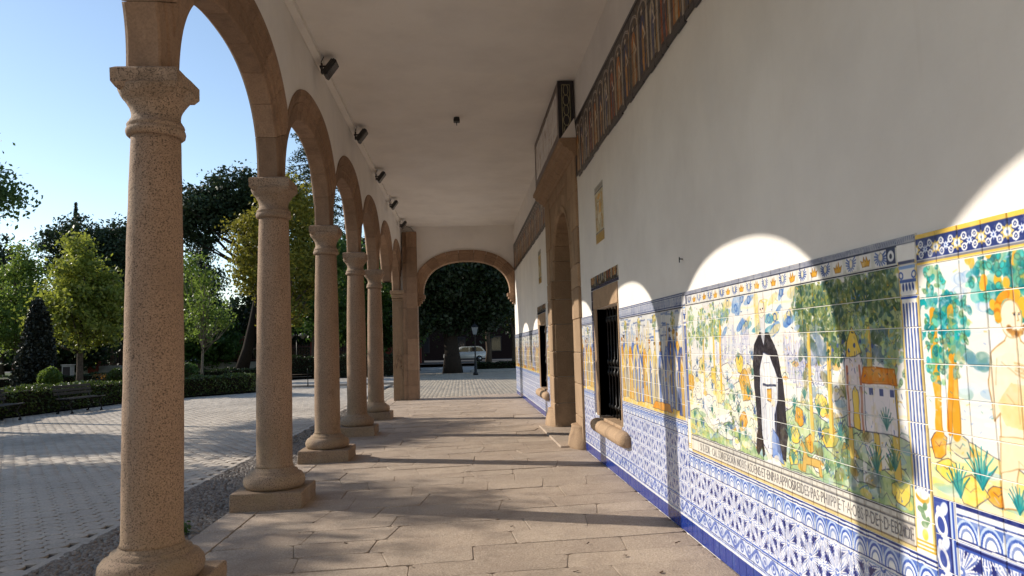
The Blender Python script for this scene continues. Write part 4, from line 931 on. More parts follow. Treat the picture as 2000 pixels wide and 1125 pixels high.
# tile-faced box standing on the cornice
bx = thing('tiled_box', 'tile-faced box with a dark scroll-patterned end, resting on the portal cornice under the ceiling', 'plaque', (1.64, 12.68, 4.625))
BRN = m_plain('brown_frame_tile', (.10, .065, .05), .4, .4, 0, .3, 20, .2)
CREAM = NT('cream_painted_tile', .25, .4)
nn = CREAM.noise(7, 5, .7, stretch=(1, 1, .5)); CREAM.col(CREAM.ramp(nn, [(.3, (.30, .22, .16)), (.46, (.58, .54, .50)), (.6, (.64, .61, .58)), (.78, (.45, .36, .28))])); CREAM = CREAM.m
MB().box(-.10, .13, -1.77, 1.77, 0, .885).build('core', PLAS, bx)
for c in range(12):
    for r in range(3): MB().box(-.108, -.098, -1.62+.27*c+.002, -1.62+.27*(c+1)-.002, .12+.22*r+.002, .12+.22*(r+1)-.002, .002).build('tile', CREAM, bx)
for z0, z1 in ((.0, .115), (.785, .885)): MB().box(-.112, -.098, -1.775, 1.775, z0, z1, .003).build('frame_strip', BRN, bx)
for a, b in ((-1.775, -1.625), (1.625, 1.775)): MB().box(-.111, -.098, a, b, .116, .784, .003).build('frame_strip', BRN, bx)
MB().box(-.112, .134, -1.785, -1.768, 0, .89, .002).build('dark_end_panel', DKB, bx)
GILT = m_plain('gilt_line', (.42, .38, .22), .4, .4, 0, .3, 40, .1)
ch = MB()
for k in range(5):
    zc = .13+.155*k; pts = [(.011+.045*math.cos(t)*(1 if k % 2 else .8), -1.788, zc+.085*math.sin(t)) for t in np.linspace(0, 6.283, 13)]; ch.tube(pts, .005, 4, False)
for xx in (-.05, .072): ch.tube([(xx, -1.788, .05), (xx, -1.788, .83)], .005, 4)
ch.tube([(-.05, -1.788, .83), (.072, -1.788, .83)], .005, 4); ch.tube([(-.05, -1.788, .05), (.072, -1.788, .05)], .005, 4); ch.build('chain_ornament', GILT, bx)

# ================================================================ LIGHTS, CONDUIT, SENSOR (all unlit)
cd = MB().box(-1.897, -1.80, -4, 24.0, ZC-.075, ZC-.002, .006).build('cable_duct', PLAS)
tag(cd, 'long white cable duct along the top of the arcade wall under the ceiling', 'cable duct')
GLS = m_plain('lamp_glass', (.06, .06, .065), .12, .6, 0, .2, 10, 0)
FLB = ['nearest', 'second', 'third', 'fourth', 'fifth and farthest']
def floodlight(yc, i):
    f = thing('floodlight', '%s black floodlight bracketed to the cable duct, counting down the gallery' % FLB[i] if i >= 0 else 'black floodlight above the viewer', 'floodlight', (-1.80, yc, ZC-.16), 0, 'floodlights along the cable duct')
    h = MB().box(-.15, .15, -.03, .03, -.10, .10, .012)
    for k in range(7): h.box(-.126+.042*k-.005, -.126+.042*k+.005, .028, .05, -.085, .085)
    a = rad(54)
    def tr(mb):     # housing long side along y, face tilted down towards the tiled wall
        out = []
        for x, y, z in mb.v:
            X, Z = -y, z*1.25; out.append((Z*math.cos(a)+X*math.sin(a)+.12, x*.8, Z*math.sin(a)-X*math.cos(a)-.03))
        mb.v = out; return mb
    tr(h).build('housing', BLACK, f); g2 = MB().box(-.128, .128, -.0325, -.029, -.08, .08); tr(g2).build('lens', GLS, f)
    MB().box(-.01, .012, -.035, .035, -.09, .05, .003).box(.0, .14, -.115, -.108, -.045, -.02).box(.0, .14, .108, .115, -.045, -.02).box(-.01, .01, -.115, .115, -.045, -.02).build('bracket', BLACK, f)
    MB().tube([(0, -.05, .05), (.03, -.07, .1), (.03, -.03, .13)], .006, 5).build('cable', BLACK, f)
for i, yc in enumerate([9.94, 13.14, 16.34, 19.54, 22.74]): floodlight(yc, i)
cc = thing('ceiling_sensor', 'small black sensor hanging alone from the middle of the white ceiling', 'sensor', (0, 12.7, ZC))
MB().lathe([(.05, 0), (.05, -.02), (.03, -.03)], 16).build('mount_plate', BLACK, cc)
MB().box(-.055, .055, -.06, .06, -.085, -.03, .012).build('body', BLACK, cc); MB().tube([(0, 0, -.08), (0, 0, -.14)], .008, 6).build('aerial', BLACK, cc)
MB().tube([(-1.79, 23.6, ZC-.05), (-1.55, 23.7, ZC-.12), (-1.5, 24.28, ZC-.13), (-1.5, 24.29, ZC-.2)], .008, 6).build('loose_cable', BLACK, cd)
# ================================================================ GROUND OUTSIDE
ZG = -.145
HEDGE = [(-13.9, 10.), (-13.35, 22.6), (-12.95, 25.0), (-12.4, 28.2), (-11.3, 30.9), (-10.1, 32.0), (-8.9, 33.6)]
PAV = m_paver('plaza_paver', [(0, (.42, .36, .295)), (.5, (.51, .445, .37)), (1, (.59, .52, .44))])
PAVF = m_paver('plaza_far', [(0, (.45, .41, .365)), (1, (.49, .45, .40))])
SANDJ = m_plain('paver_joint', (.085, .078, .072), .95, .1, 0, .3, 30)
RPAV = m_paver('court_paver', [(0, (.37, .31, .24)), (.5, (.43, .36, .28)), (1, (.50, .43, .34))])
EARTH = m_plain('bed_earth', (.075, .055, .04), .95, .1, 0, .5, 3, .5)
LAWN = m_plain('lawn', (.05, .085, .025), .9, .2, 0, .5, 6, .6)
def sheet(name, pts, z, mat, kind='structure'):
    zz = z if callable(z) else (lambda x, y: z)
    return tag(MB().add([(x, y, zz(x, y)) for x, y in pts], [tuple(range(len(pts)))]).build(name, mat), kind=kind)
sheet('ground', [(-900, -300), (900, -300), (900, 1500), (-900, 1500)], -.45, m_plain('far_ground', (.10, .10, .06), .95, .1, 0, .4, .2, .1))
sheet('plaza', [(-60, -40), (60, -40), (60, 140), (-60, 140)], ZG-.022, PAVF)
plaza = sheet('plaza_bedding', [(-16, -8), (-3.36, -8), (-3.36, 40), (-16, 40)], ZG-.018, SANDJ)
def hex_stone(r=1.0):
    """interlocking hexagonal paver with small notched corners"""
    P = []
    a, b = .108, .125
    for k in range(6):
        t = math.pi/6+k*math.pi/3; P.append((a*1.125*math.cos(t), b*math.sin(t)))
    return P
HX, HY = .2, .172
hp = []
for k in range(6):
    t0 = math.pi/6+k*math.pi/3
    for e in (-.27, .27): t = t0+e; rr = .1012; hp.append((rr*math.cos(t), rr*math.sin(t)))
pvb = MB(); n = 12; q = .93
pvb.add([(x, y, -.02) for x, y in hp]+[(x, y, -.004) for x, y in hp]+[(x*q, y*q, 0) for x, y in hp], [(i, (i+1) % n, (i+1) % n+n, i+n) for i in range(n)]+[(i+n, (i+1) % n+n, (i+1) % n+2*n, i+2*n) for i in range(n)]+[tuple(range(2*n, 3*n))])
pme = pvb.mesh('paver', PAV)
V0 = np.array([v.co[:] for v in pme.vertices]); 
cells = []
jy = 0
yy = 1.5
while yy < 37:
    xx = -15.6+(jy % 2)*HX/2
    while xx < -3.52:
        hx = np.interp(yy, [p[1] for p in HEDGE], [p[0] for p in HEDGE]) if yy < 33.6 else -8.9
        if xx > hx-.1: cells.append((xx, yy))
        xx += HX
    yy += HY; jy += 1
vis = [c for c in cells if c[0]/c[1] > -.60 and c[1] > 5.5]
vis.sort(key=lambda c: c[0]**2+c[1]**2); near = set(vis[:300])
rs = np.random.RandomState(2)
for c in vis[:300]: use('paver', pme, plaza, (c[0], c[1], ZG+rs.uniform(-.0025, .0025)), (rs.uniform(-.008, .008), rs.uniform(-.008, .008), rs.uniform(-.02, .02)))
rest = np.array([c for c in cells if c not in near])
fs12 = np.array([[i, (i+1) % 12, (i+1) % 12+12, i+12] for i in range(12)]+[[i+12, (i+1) % 12+12, (i+1) % 12+24, i+24] for i in range(12)]+[[24, 25, 26, 27], [24, 27, 28, 35], [28, 29, 34, 35], [29, 30, 33, 34], [30, 31, 32, 33]])
Vr = (V0[None]+np.concatenate([rest, ZG+rs.uniform(-.003, .003, (len(rest), 1))], 1)[:, None]).reshape(-1, 3)
Fr = (fs12[None]+(np.arange(len(rest))*36)[:, None, None]).reshape(-1, 4)
o = use('paving', npmesh('paving', Vr, Fr, PAV), plaza); o['kind'] = 'stuff'
# court beyond the end arch: rectangular setts in courses
court = sheet('court_bedding', [(-3.36, 24.9), (9, 24.9), (9, 52.5), (-3.36, 52.5)], ZG-.014, SANDJ)
VV, FF = [], []; n = 0
yy = 24.95; row = 0
bx8 = np.array([[0, 3, 2, 1], [4, 5, 6, 7], [0, 1, 5, 4], [1, 2, 6, 5], [2, 3, 7, 6], [3, 0, 4, 7]])
while yy < 52:
    xx = -3.3+(row % 2)*.15; 
    while xx < 8:
        z = ZG+.002+rs.uniform(-.003, .003); a, b, c, d = xx+.006, xx+.294, yy+.006, yy+.194
        VV += [(a, c, z-.02), (b, c, z-.02), (b, d, z-.02), (a, d, z-.02), (a+.006, c+.006, z), (b-.006, c+.006, z), (b-.006, d-.006, z), (a+.006, d-.006, z)]; FF.append(bx8[1:]+n); n += 8; xx += .3
    yy += .2; row += 1
o = use('paving', npmesh('paving', VV, np.concatenate(FF), RPAV), court); o['kind'] = 'stuff'
yy = -2
while yy < 24.6:
    d = rs.uniform(.35, .6); MB().box(-3.535, -3.40, yy, yy+d-.008, ZG-.06, ZG+.003, .006).build('edging_stone', PAV, plaza); yy += d
# cobbled gutter along the arcade
gut = sheet('cobbled_gutter', [(-3.45, -3), (-2.45, -3), (-2.45, 24.8), (-3.45, 24.8)], lambda x, y: -.15+(.028 if x > -3 else 0), SANDJ)
PEB = m_paver('pebble', [(0, (.11, .095, .082)), (.5, (.19, .162, .138)), (1, (.36, .31, .265))])
ball = MB().ball((0, 0, 0), 1, 1, 1, 7, 4); BV = np.array(ball.v); BF = np.array([f for f in ball.f])
P = []
for k in range(15500):
    P.append((rs.uniform(-3.43, -2.46), rs.uniform(3.2, 24.8) if k > 9000 else rs.uniform(4.5, 14)))
P = np.array(P); sz = rs.uniform(.014, .032, (len(P), 1)); ang = rs.uniform(0, 3.14, len(P))
zz = -.15+.028*(P[:, 0]+3.45); S3 = np.concatenate([sz*rs.uniform(.7, 1, (len(P), 1)), sz*rs.uniform(1, 1.5, (len(P), 1)), sz*.8], 1)
Q = BV[None]*S3[:, None]; c, s_ = np.cos(ang)[:, None], np.sin(ang)[:, None]
Q = np.stack([Q[..., 0]*c-Q[..., 1]*s_, Q[..., 0]*s_+Q[..., 1]*c, Q[..., 2]], -1)+np.concatenate([P, zz[:, None]+.004], 1)[:, None]
o = use('pebbles', npmesh('pebbles', Q.reshape(-1, 3), (BF[None]+(np.arange(len(P))*len(BV))[:, None, None]).reshape(-1, 4), PEB, True), gut); o['kind'] = 'stuff'
# garden ground left of the hedge line, rising gently
gz = lambda x, y: -.09+max(0, min(1, (y-30)/35))*.45
gp = HEDGE+[(-9.2, 36.0), (-12, 44), (-11.5, 48), (-3.8, 51.0), (-4.2, 62)]
ge = [(-75, 62), (-75, 10)]
gm = MB(); pts = gp+ge; gm.add([(x, y, gz(x, y)) for x, y in pts], [tuple(range(len(pts)))])
tag(gm.build('garden_bed', EARTH), kind='structure')
lw = MB(); nx, ny = 12, 8
lw.add([(-60+i*4.1, 40+j*5.0, gz(0, 40+j*5.0)+.03) for j in range(ny) for i in range(nx)], [(j*nx+i, j*nx+i+1, (j+1)*nx+i+1, (j+1)*nx+i) for j in range(ny-1) for i in range(nx-1)])
tag(lw.build('lawn', LAWN), kind='structure')
tag(MB().add([(-70, 70, .30), (40, 70, .0), (40, 92, .05), (-70, 92, .32)], [(0, 1, 2, 3)]).build('road', m_plain('asphalt', (.05, .05, .052), .85, .3, 0, .2, 20, .2)), kind='structure')

# ================================================================ FOLIAGE
def leaf_mesh(name, P, size, mat, rs, up=.35, aspect=.55):
    """kite-shaped leaves at points P"""
    n = len(P); sz = size*rs.uniform(.65, 1.35, (n, 1))
    nrm = rs.normal(size=(n, 3)); nrm[:, 2] += up; nrm /= np.linalg.norm(nrm, axis=1)[:, None]
    a = rs.normal(size=(n, 3)); a -= nrm*(a*nrm).sum(1)[:, None]; a /= np.linalg.norm(a, axis=1)[:, None]; b = np.cross(nrm, a)
    V = np.stack([P-a*sz, P+b*sz*aspect-a*sz*.1, P+a*sz, P-b*sz*aspect-a*sz*.1+nrm*sz*.12], 1).reshape(-1, 3)
    return npmesh(name, V, np.arange(n*4).reshape(n, 4), mat)
def crown_points(rs, lobes, nclump, per, spread, shell=.55):
    """leaf positions in clumps scattered through ellipsoid lobes; returns points and clump centres"""
    vol = np.array([l[3]*l[4]*l[5] for l in lobes])**.8; vol /= vol.sum(); C = []
    for l, v in zip(lobes, vol):
        k = max(3, int(nclump*v)); d = rs.normal(size=(k, 3)); d /= np.linalg.norm(d, axis=1)[:, None]
        r = (shell+(1-shell)*rs.rand(k, 1))*rs.uniform(.86, 1.1, (k, 1)); C.append(np.array(l[:3])+d*r*np.array(l[3:]))
    C = np.concatenate(C); m = rs.poisson(per, len(C))+3
    cs = np.repeat(C, m, 0); sp = np.repeat(rs.uniform(.6, 1.35, (len(C), 1)), m, 0)*spread
    return cs+rs.normal(size=cs.shape)*sp*np.array([1, 1, .7]), C
BARK = m_plain('bark', (.10, .075, .055), .95, .15, 0, .5, 14, 1.); BARKD = m_plain('dark_bark', (.035, .026, .02), .95, .15, 0, .5, 14, 1.); BARKL = m_plain('pale_bark', (.20, .165, .125), .9, .15, 0, .4, 14, .8)
def tree(name, label, pos, lobes, leaf, nclump, per, spread, size, tr=.15, bark=BARK, seed=1, fork=None, group=None, cat='tree', nl=9, lean=(0, 0), shell=.55, up=.35, aspect=.55, stems=1):
    """lobes in world metres relative to the base"""
    rs = np.random.RandomState(seed); t = thing(name, label, cat, pos, 0, group)
    P, C = crown_points(rs, lobes, nclump, per, spread, shell)
    L = leaf_mesh('crown', P, size, leaf, rs, up, aspect); use('crown', L, t)
    zc = min(l[2]-l[5] for l in lobes); top = max(l[2]+l[5]*.6 for l in lobes); fk = fork if fork else max(.5, zc+.15*(top-zc))
    m = MB(); c0 = np.mean([l[:2] for l in lobes], 0)
    pts = []; rad_ = []
    for k in range(8):
        f = k/7; z = -.15+f*(top*.93+.15); g = min(1, z/max(fk, .1)) if z < fk else 1
        ox = lean[0]*min(1, max(0, z)/fk)+(c0[0]-lean[0])*max(0, (z-fk)/(top-fk+.01)); oy_ = lean[1]*min(1, max(0, z)/fk)+(c0[1]-lean[1])*max(0, (z-fk)/(top-fk+.01))
        pts.append((ox+rs.uniform(-.25, .25)*tr*(k > 0), oy_+rs.uniform(-.25, .25)*tr*(k > 0), z)); rad_.append(tr*(1.25 if k == 0 else 1-.75*f))
    m.tube(pts, rad_, 9); use('trunk', m.mesh('trunk', bark), t)
    lm = MB(); idx = rs.permutation(len(C))[:nl]
    for i in idx:
        e = C[i]; f = rs.uniform(.0, .6); zb = min(fk+(e[2]-fk)*f*.6, top*.85); zb = max(zb, fk*.8)
        q = np.array(pts); bx_ = np.interp(zb, q[:, 2], q[:, 0]); by_ = np.interp(zb, q[:, 2], q[:, 1]); b0 = np.array([bx_, by_, zb])
        mid = (b0+e)/2+np.array([0, 0, -.08*np.linalg.norm(e-b0)])+rs.normal(size=3)*.05*np.linalg.norm(e-b0)
        lm.tube([b0, mid, e], [tr*.42, tr*.24, tr*.07], 6)
    if nl: use('limbs', lm.mesh('limbs', bark), t)
    return t
LF = {
 'lime': m_leaf('lime_leaf', [(.10, .135, .025), (.15, .19, .035), (.22, .25, .055), (.29, .29, .08)], .45, .45, (.10, .14, .025), (.46, .50, .06)),
 'lightgreen': m_leaf('light_leaf', [(.06, .12, .025), (.10, .17, .03), (.18, .22, .045)], .45, .45, (.07, .13, .028), (.30, .40, .06)),
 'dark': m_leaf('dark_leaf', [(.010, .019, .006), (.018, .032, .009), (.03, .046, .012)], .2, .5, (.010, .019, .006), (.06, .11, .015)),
 'pine': m_leaf('pine_needles', [(.018, .036, .018), (.03, .055, .024), (.05, .075, .03)], .15, .6, (.02, .035, .018), (.05, .08, .02)),
 'olive': m_leaf('yellowing_leaf', [(.13, .135, .018), (.21, .19, .025), (.29, .25, .035), (.11, .14, .022)], .4, .5, (.09, .10, .018), (.34, .30, .04)),
 'mid': m_leaf('mid_leaf', [(.035, .08, .018), (.06, .12, .025), (.10, .155, .03)], .38, .5, (.03, .065, .018), (.14, .26, .04)),
 'hedge': m_leaf('hedge_leaf', [(.035, .060, .012), (.06, .09, .018), (.11, .135, .03)], .25, .42, (.03, .05, .012), (.14, .2, .03)),
 'purple': m_leaf('dark_cone_leaf', [(.012, .016, .010), (.02, .026, .015), (.045, .045, .03)], .1, .45, (.015, .018, .012), (.03, .04, .02)),
 'red': m_leaf('rusty_leaf', [(.16, .06, .02), (.22, .11, .025), (.12, .11, .02)], .3, .5, (.14, .06, .02), (.3, .15, .03)),
}
GT = 'trees in the garden beyond the plaza'
tree('lime_tree', 'bushy light olive-green tree on a straight trunk behind the hedge, left of the nearest column', (-17.7, 36, 0), [(0, 0, 3.6, 2.3, 2.2, 1.7), (-.1, 0, 5.2, 1.5, 1.5, 1.5), (0, 0, 6.6, .8, .8, 1.0), (1.0, 0, 4.1, 1.2, 1.2, 1.5)], LF['lime'], 330, 42, .23, .10, .16, BARK, 11, 1.7, GT, shell=.35)
tree('young_tree', 'tall yellow-green feathery tree at the far left edge of the garden', (-25.6, 45, .1), [(0, 0, 3.6, 2.3, 2.2, 1.9), (.1, 0, 5.8, 1.5, 1.5, 1.8), (.2, 0, 7.4, .7, .7, 1.1), (-1.6, 0, 4.6, 1.3, 1.3, 1.6)], LF['lightgreen'], 300, 36, .28, .10, .17, BARK, 12, 1.5, GT, shell=.35)
tree('pine_tree', 'broad dark green pine rising behind the bushy light olive tree', (-33.5, 70, .2), [(-.8, 0, 10.6, 3.6, 3.2, 4.0), (2.6, 0, 11.0, 3.4, 3, 3.2), (-2.4, 0, 12.0, 1.8, 1.8, 2.0), (4.6, 0, 9.5, 2.4, 2.4, 3.2), (1.5, 0, 7.0, 5.4, 3, 3.4), (4.6, 0, 11.6, 2.2, 2, 2.0)], LF['pine'], 760, 50, .42, .15, .4, BARK, 13, 4, GT, shell=.4)
tree('stone_pine', 'tall umbrella stone pine with a leaning dark trunk between the first two columns', (-15.9, 55, .2), [(-2.6, 0, 12.0, 2.4, 2.6, 1.7), (-.2, 0, 13.0, 2.6, 2.4, 1.7), (-.8, 0, 11.3, 2.2, 2.2, 1.4), (-4.4, 0, 11.0, 1.4, 1.4, 1.3), (2.4, 0, 12.4, 2.2, 2.2, 1.9), (1.4, 0, 10.4, 1.8, 1.6, 1.7), (1.0, 0, 8.4, 1.1, 1, 1.6), (-2.6, 0, 9.9, 1.3, 1.2, .8)], LF['pine'], 560, 46, .36, .14, .42, BARKD, 14, 6.5, GT, nl=16, lean=(1.6, 0), shell=.45)
tree('young_tree', 'slender young tree with sparse pale green leaves behind the hedge, between the first two columns', (-13.5, 40, 0), [(0, 0, 4.0, 1.45, 1.4, 1.7), (.1, 0, 5.6, .9, .9, 1.3), (-.6, 0, 6.4, .8, .8, .8), (1.1, 0, 3.3, .9, .8, .5)], LF['lightgreen'], 120, 15, .2, .085, .07, BARKL, 15, 1.6, GT, nl=22, shell=.2)
tree('young_tree', 'pale airy tree behind the slender young tree, touching the nearest column', (-17.4, 47, 0), [(0, 0, 5.5, 1.6, 1.4, 2.6), (.5, 0, 3.5, 1.8, 1.4, 1.5)], LF['lightgreen'], 150, 24, .26, .10, .10, BARK, 16, 2, GT, nl=12, shell=.2)
tree('broadleaf_tree', 'large yellowing broad-leaved tree behind the second column', (-11.5, 48, 0), [(-1.4, 0, 9.2, 1.8, 1.8, 1.5), (-1.2, 0, 6.4, 1.8, 1.8, 1.3), (.8, 0, 10.6, 1.8, 1.8, 2.2), (-.2, 0, 12.0, 1.3, 1.3, .9), (1.8, 0, 7.0, 1.9, 1.9, 2.5), (-2.1, 0, 7.4, 1.0, 1.0, 1.0), (.3, 0, 4.4, 1.6, 1.6, 1.3)], LF['olive'], 330, 44, .30, .12, .28, BARK, 17, 3.0, GT, nl=14, shell=.45)
tree('broadleaf_tree', 'dark leafy tree under and behind the yellowing tree, right of the second column', (-10.2, 53, 0), [(0, 0, 8.2, 2.4, 2.4, 2.6), (.5, 0, 4.6, 2.4, 2.4, 2.2), (-.5, 0, 10.8, 1.6, 1.6, 1.8)], LF['mid'], 260, 46, .32, .13, .3, BARK, 18, 2.2, GT, shell=.35)
ced = thing('cedar_tree', 'dark cedar with drooping layered boughs showing through the second arch', 'tree', (-14.2, 75, 0), 0, GT)
rs = np.random.RandomState(21); CP = []
bm_ = MB(); bm_.tube([(0, 0, 0), (0, 0, 12), (0, 0, 29)], [.5, .35, .05], 9)
for k in range(30):
    z = 9+k*.66; L = (29.5-z)*.25+.7; 
    for q in range(5):
        a = q*1.2566+k*.9+rs.uniform(-.3, .3); l = L*rs.uniform(.7, 1.1); e = np.array([l*math.cos(a), l*math.sin(a), z-.18*l]); b = np.array([0, 0, z+.2])
        bm_.tube([b, (b+e)/2+np.array([0, 0, .1]), e], [.08, .05, .02], 5)
        f = rs.rand(110, 1)**.7; CP.append(b+(e-b)*f+rs.normal(size=(110, 3))*np.array([.20, .20, .10])*(.4+f)+np.array([0, 0, -.1])*f)
use('trunk', bm_.mesh('trunk', BARK), ced); use('crown', leaf_mesh('crown', np.concatenate(CP), .17, LF['pine'], rs, .8, .3), ced)
# dark trees filling the view between the farther columns
k = 0
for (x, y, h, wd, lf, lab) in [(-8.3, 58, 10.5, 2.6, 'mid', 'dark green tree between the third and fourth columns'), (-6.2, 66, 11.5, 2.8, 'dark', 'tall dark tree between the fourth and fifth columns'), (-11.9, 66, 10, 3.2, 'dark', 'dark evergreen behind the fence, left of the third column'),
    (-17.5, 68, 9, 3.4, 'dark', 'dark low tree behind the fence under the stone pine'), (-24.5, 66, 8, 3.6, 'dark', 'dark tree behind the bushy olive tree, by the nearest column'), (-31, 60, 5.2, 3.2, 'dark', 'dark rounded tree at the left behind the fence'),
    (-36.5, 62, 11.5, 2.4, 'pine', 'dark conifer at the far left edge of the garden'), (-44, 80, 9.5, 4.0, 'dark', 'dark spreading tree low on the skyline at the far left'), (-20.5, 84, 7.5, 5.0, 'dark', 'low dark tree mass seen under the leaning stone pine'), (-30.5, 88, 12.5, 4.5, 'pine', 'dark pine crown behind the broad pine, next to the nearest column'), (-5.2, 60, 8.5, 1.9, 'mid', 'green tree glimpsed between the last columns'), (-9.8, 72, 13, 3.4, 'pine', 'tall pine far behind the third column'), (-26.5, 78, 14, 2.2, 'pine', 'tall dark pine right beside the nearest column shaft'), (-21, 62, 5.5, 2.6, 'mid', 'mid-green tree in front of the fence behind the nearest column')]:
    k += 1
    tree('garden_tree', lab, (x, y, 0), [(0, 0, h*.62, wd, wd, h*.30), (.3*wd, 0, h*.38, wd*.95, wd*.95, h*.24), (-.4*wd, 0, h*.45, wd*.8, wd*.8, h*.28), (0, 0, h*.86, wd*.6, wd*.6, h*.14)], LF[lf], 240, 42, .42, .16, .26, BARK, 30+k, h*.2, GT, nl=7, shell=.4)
# trees beyond the end arch
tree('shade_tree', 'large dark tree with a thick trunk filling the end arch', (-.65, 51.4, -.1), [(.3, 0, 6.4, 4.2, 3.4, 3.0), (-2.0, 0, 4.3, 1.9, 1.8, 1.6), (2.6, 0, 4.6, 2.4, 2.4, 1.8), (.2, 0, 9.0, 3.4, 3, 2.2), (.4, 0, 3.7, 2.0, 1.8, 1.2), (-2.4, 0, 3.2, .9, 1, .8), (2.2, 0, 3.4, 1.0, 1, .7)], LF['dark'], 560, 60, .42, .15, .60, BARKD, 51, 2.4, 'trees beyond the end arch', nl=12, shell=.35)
tree('shade_tree', 'yellow-green tree at the right side of the end arch', (3.9, 56, -.1), [(0, 0, 5.0, 1.5, 1.5, 1.5), (-.9, 0, 5.2, 1.3, 1.3, 1.0), (.3, 0, 3.6, .9, .9, .7)], LF['olive'], 70, 40, .26, .12, .2, BARK, 52, 2.4, 'trees beyond the end arch', shell=.3)
tree('shade_tree', 'green tree behind the thick trunk at the left of the end arch', (-3.6, 60, -.1), [(0, 0, 5.0, 2.0, 2.0, 1.8), (.6, 0, 8, 2.6, 2.2, 2.4)], LF['mid'], 130, 44, .32, .13, .24, BARK, 53, 2.6, 'trees beyond the end arch')
tree('shade_tree', 'dark tree behind the lamp post beyond the end arch', (2.6, 74, -.1), [(0, 0, 7.4, 4.2, 3, 3.6), (3.5, 0, 6, 3, 3, 3), (-3.5, 0, 9, 3, 3, 3.4)], LF['dark'], 240, 60, .5, .2, .3, BARK, 54, 3.2, 'trees beyond the end arch')
# cypress tips
for lab, x, h in (('slim dark cypress tip above the broad pine', -47.5, 20.9), ('smaller dark cypress tip close to the nearest column', -42.9, 18.4)):
    rs = np.random.RandomState(int(h)); t = thing('cypress', lab, 'tree', (x, 95, 0), 0, 'cypresses on the skyline'); n = 2600
    z = rs.rand(n)**.8*h; r = (.25+.75*np.sin(np.clip(z/h, 0, 1)*3.0)**.6)*(.75*(1-(z/h)**5)); a = rs.rand(n)*6.283
    P = np.stack([r*np.cos(a)*rs.rand(n)**.3, r*np.sin(a)*rs.rand(n)**.3, z], 1); use('crown', leaf_mesh('crown', P, .24, LF['pine'], rs, .6, .4), t); use('trunk', MB().tube([(0, 0, 0), (0, 0, h*.7)], [.25, .06], 7).mesh('trunk', BARK), t)
# big plaza trees at the left; their crowns shade the paving and dapple the gallery floor
for i, (x, y, h, wd, zl, n, lab) in enumerate([(-13.72, 20.0, 7.6, 1.7, 5.4, 260, 'leafy tree overhanging the top left corner of the view'), (-14.6, 12.6, 8.9, 2.3, 2.3, 300, 'plaza tree left of the view, nearest the gallery'), (-14.8, 15.3, 9.5, 1.7, 3.2, 260, 'tall plaza tree left of the view'), (-15.1, 19.3, 6.2, 1.4, 2.4, 180, 'low plaza tree left of the view'), (-16.6, 23.6, 10.4, 1.9, 6.0, 200, 'tall plaza tree left of the view, by the hedge'), (-14.6, 8.2, 6.6, 1.6, 2.4, 120, 'small plaza tree far left of the view')]):
    zm = (h+zl)/2; hh = (h-zl)/2
    tree('plaza_tree', lab, (x, y, -.1), [(0, 0, zm-.1*hh, wd, wd, hh*.75), (wd*.3, .3*wd, zm-.45*hh, wd*.8, wd*.8, hh*.5), (-.2*wd, 0, zm+.55*hh, wd*.65, wd*.65, hh*.45), (-.4*wd, -.5*wd, zm, wd*.6, wd*.6, hh*.6)], LF['mid'], n, 60, .25, .07, .17, BARK, 70+i, zl+.4, 'plaza trees along the hedge', nl=9, shell=.3)

# ================================================================ HEDGES AND TOPIARY
def hedge(name, label, line, wd, h, z0, nper, mat, size=.045, seed=1, cat='hedge', group=None):
    rs = np.random.RandomState(seed); t = thing(name, label, cat, (line[0][0], line[0][1], z0), 0, group); P = []; core = MB(); o0 = np.array([line[0][0], line[0][1], 0])
    for (x0, y0), (x1, y1) in zip(line[:-1], line[1:]):
        L = math.hypot(x1-x0, y1-y0); n = int(nper*L); u = rs.rand(n); d = np.array([x1-x0, y1-y0])/L; nn = np.array([d[1], -d[0]])
        face = rs.rand(n); s = np.where(face < .4, 1, np.where(face < .6, -1, rs.uniform(-1, 1, n)))*wd/2; z = np.where(face < .6, rs.rand(n)*h, h)
        bump_ = .05*np.sin(u*L*3.1+seed)+.04*np.sin(u*L*7.7)
        z = z*(1+bump_*1.2)+rs.normal(size=n)*.022; s = s*(1+bump_)+rs.normal(size=n)*.025
        P.append(np.stack([x0-o0[0]+d[0]*u*L+nn[0]*s, y0-o0[1]+d[1]*u*L+nn[1]*s, z], 1))
        w2 = wd/2-.07; c = [(x0+nn[0]*w2*a-o0[0], y0+nn[1]*w2*a-o0[1]) for a in (1, -1)]+[(x1+nn[0]*w2*a-o0[0], y1+nn[1]*w2*a-o0[1]) for a in (-1, 1)]
        core.prism(c, 'z', 0, h-.08)
    use('foliage', leaf_mesh('foliage', np.concatenate(P), size, mat, rs, .3), t); use('branches', core.mesh('branches', m_plain('twigs', (.02, .016, .01), .95, .1, 0, .4, 20, .5)), t); return t
hedge('hedge', 'low clipped hedge behind the benches at the left edge of the plaza', [(p[0]-.45, p[1]+.25) for p in HEDGE[:4]], .8, .78, -.1, 620, LF['hedge'], .05, 3)
hedge('hedge', 'low clipped hedge between the nearest and second columns, edging the plaza', [(p[0]-.45, p[1]+.3) for p in HEDGE[3:]], .8, .74, -.1, 620, LF['hedge'], .05, 4)
hedge('hedge', 'darker second hedge row on the lawn behind the young tree', [(-24, 39), (-18, 42), (-11.8, 44.5)], .8, .75, -.05, 420, LF['dark'], .06, 5)
hedge('hedge', 'dark hedge behind the bench, seen between the second and fourth columns', [(-11.8, 50.2), (-4.2, 48.6)], .9, 1.35, -.1, 620, LF['dark'], .06, 6)
hedge('hedge', 'very low dark hedge along the kerb, right of the trunk in the end arch', [(.9, 54.2), (6.2, 54.0)], .7, .55, -.1, 420, LF['dark'], .06, 7)
hedge('shrub', 'rusty orange and green shrub bed beside the nearest column', [(-14.2, 30.2), (-13.0, 31.4)], .9, .85, -.05, 420, LF['red'], .06, 8, 'shrub')
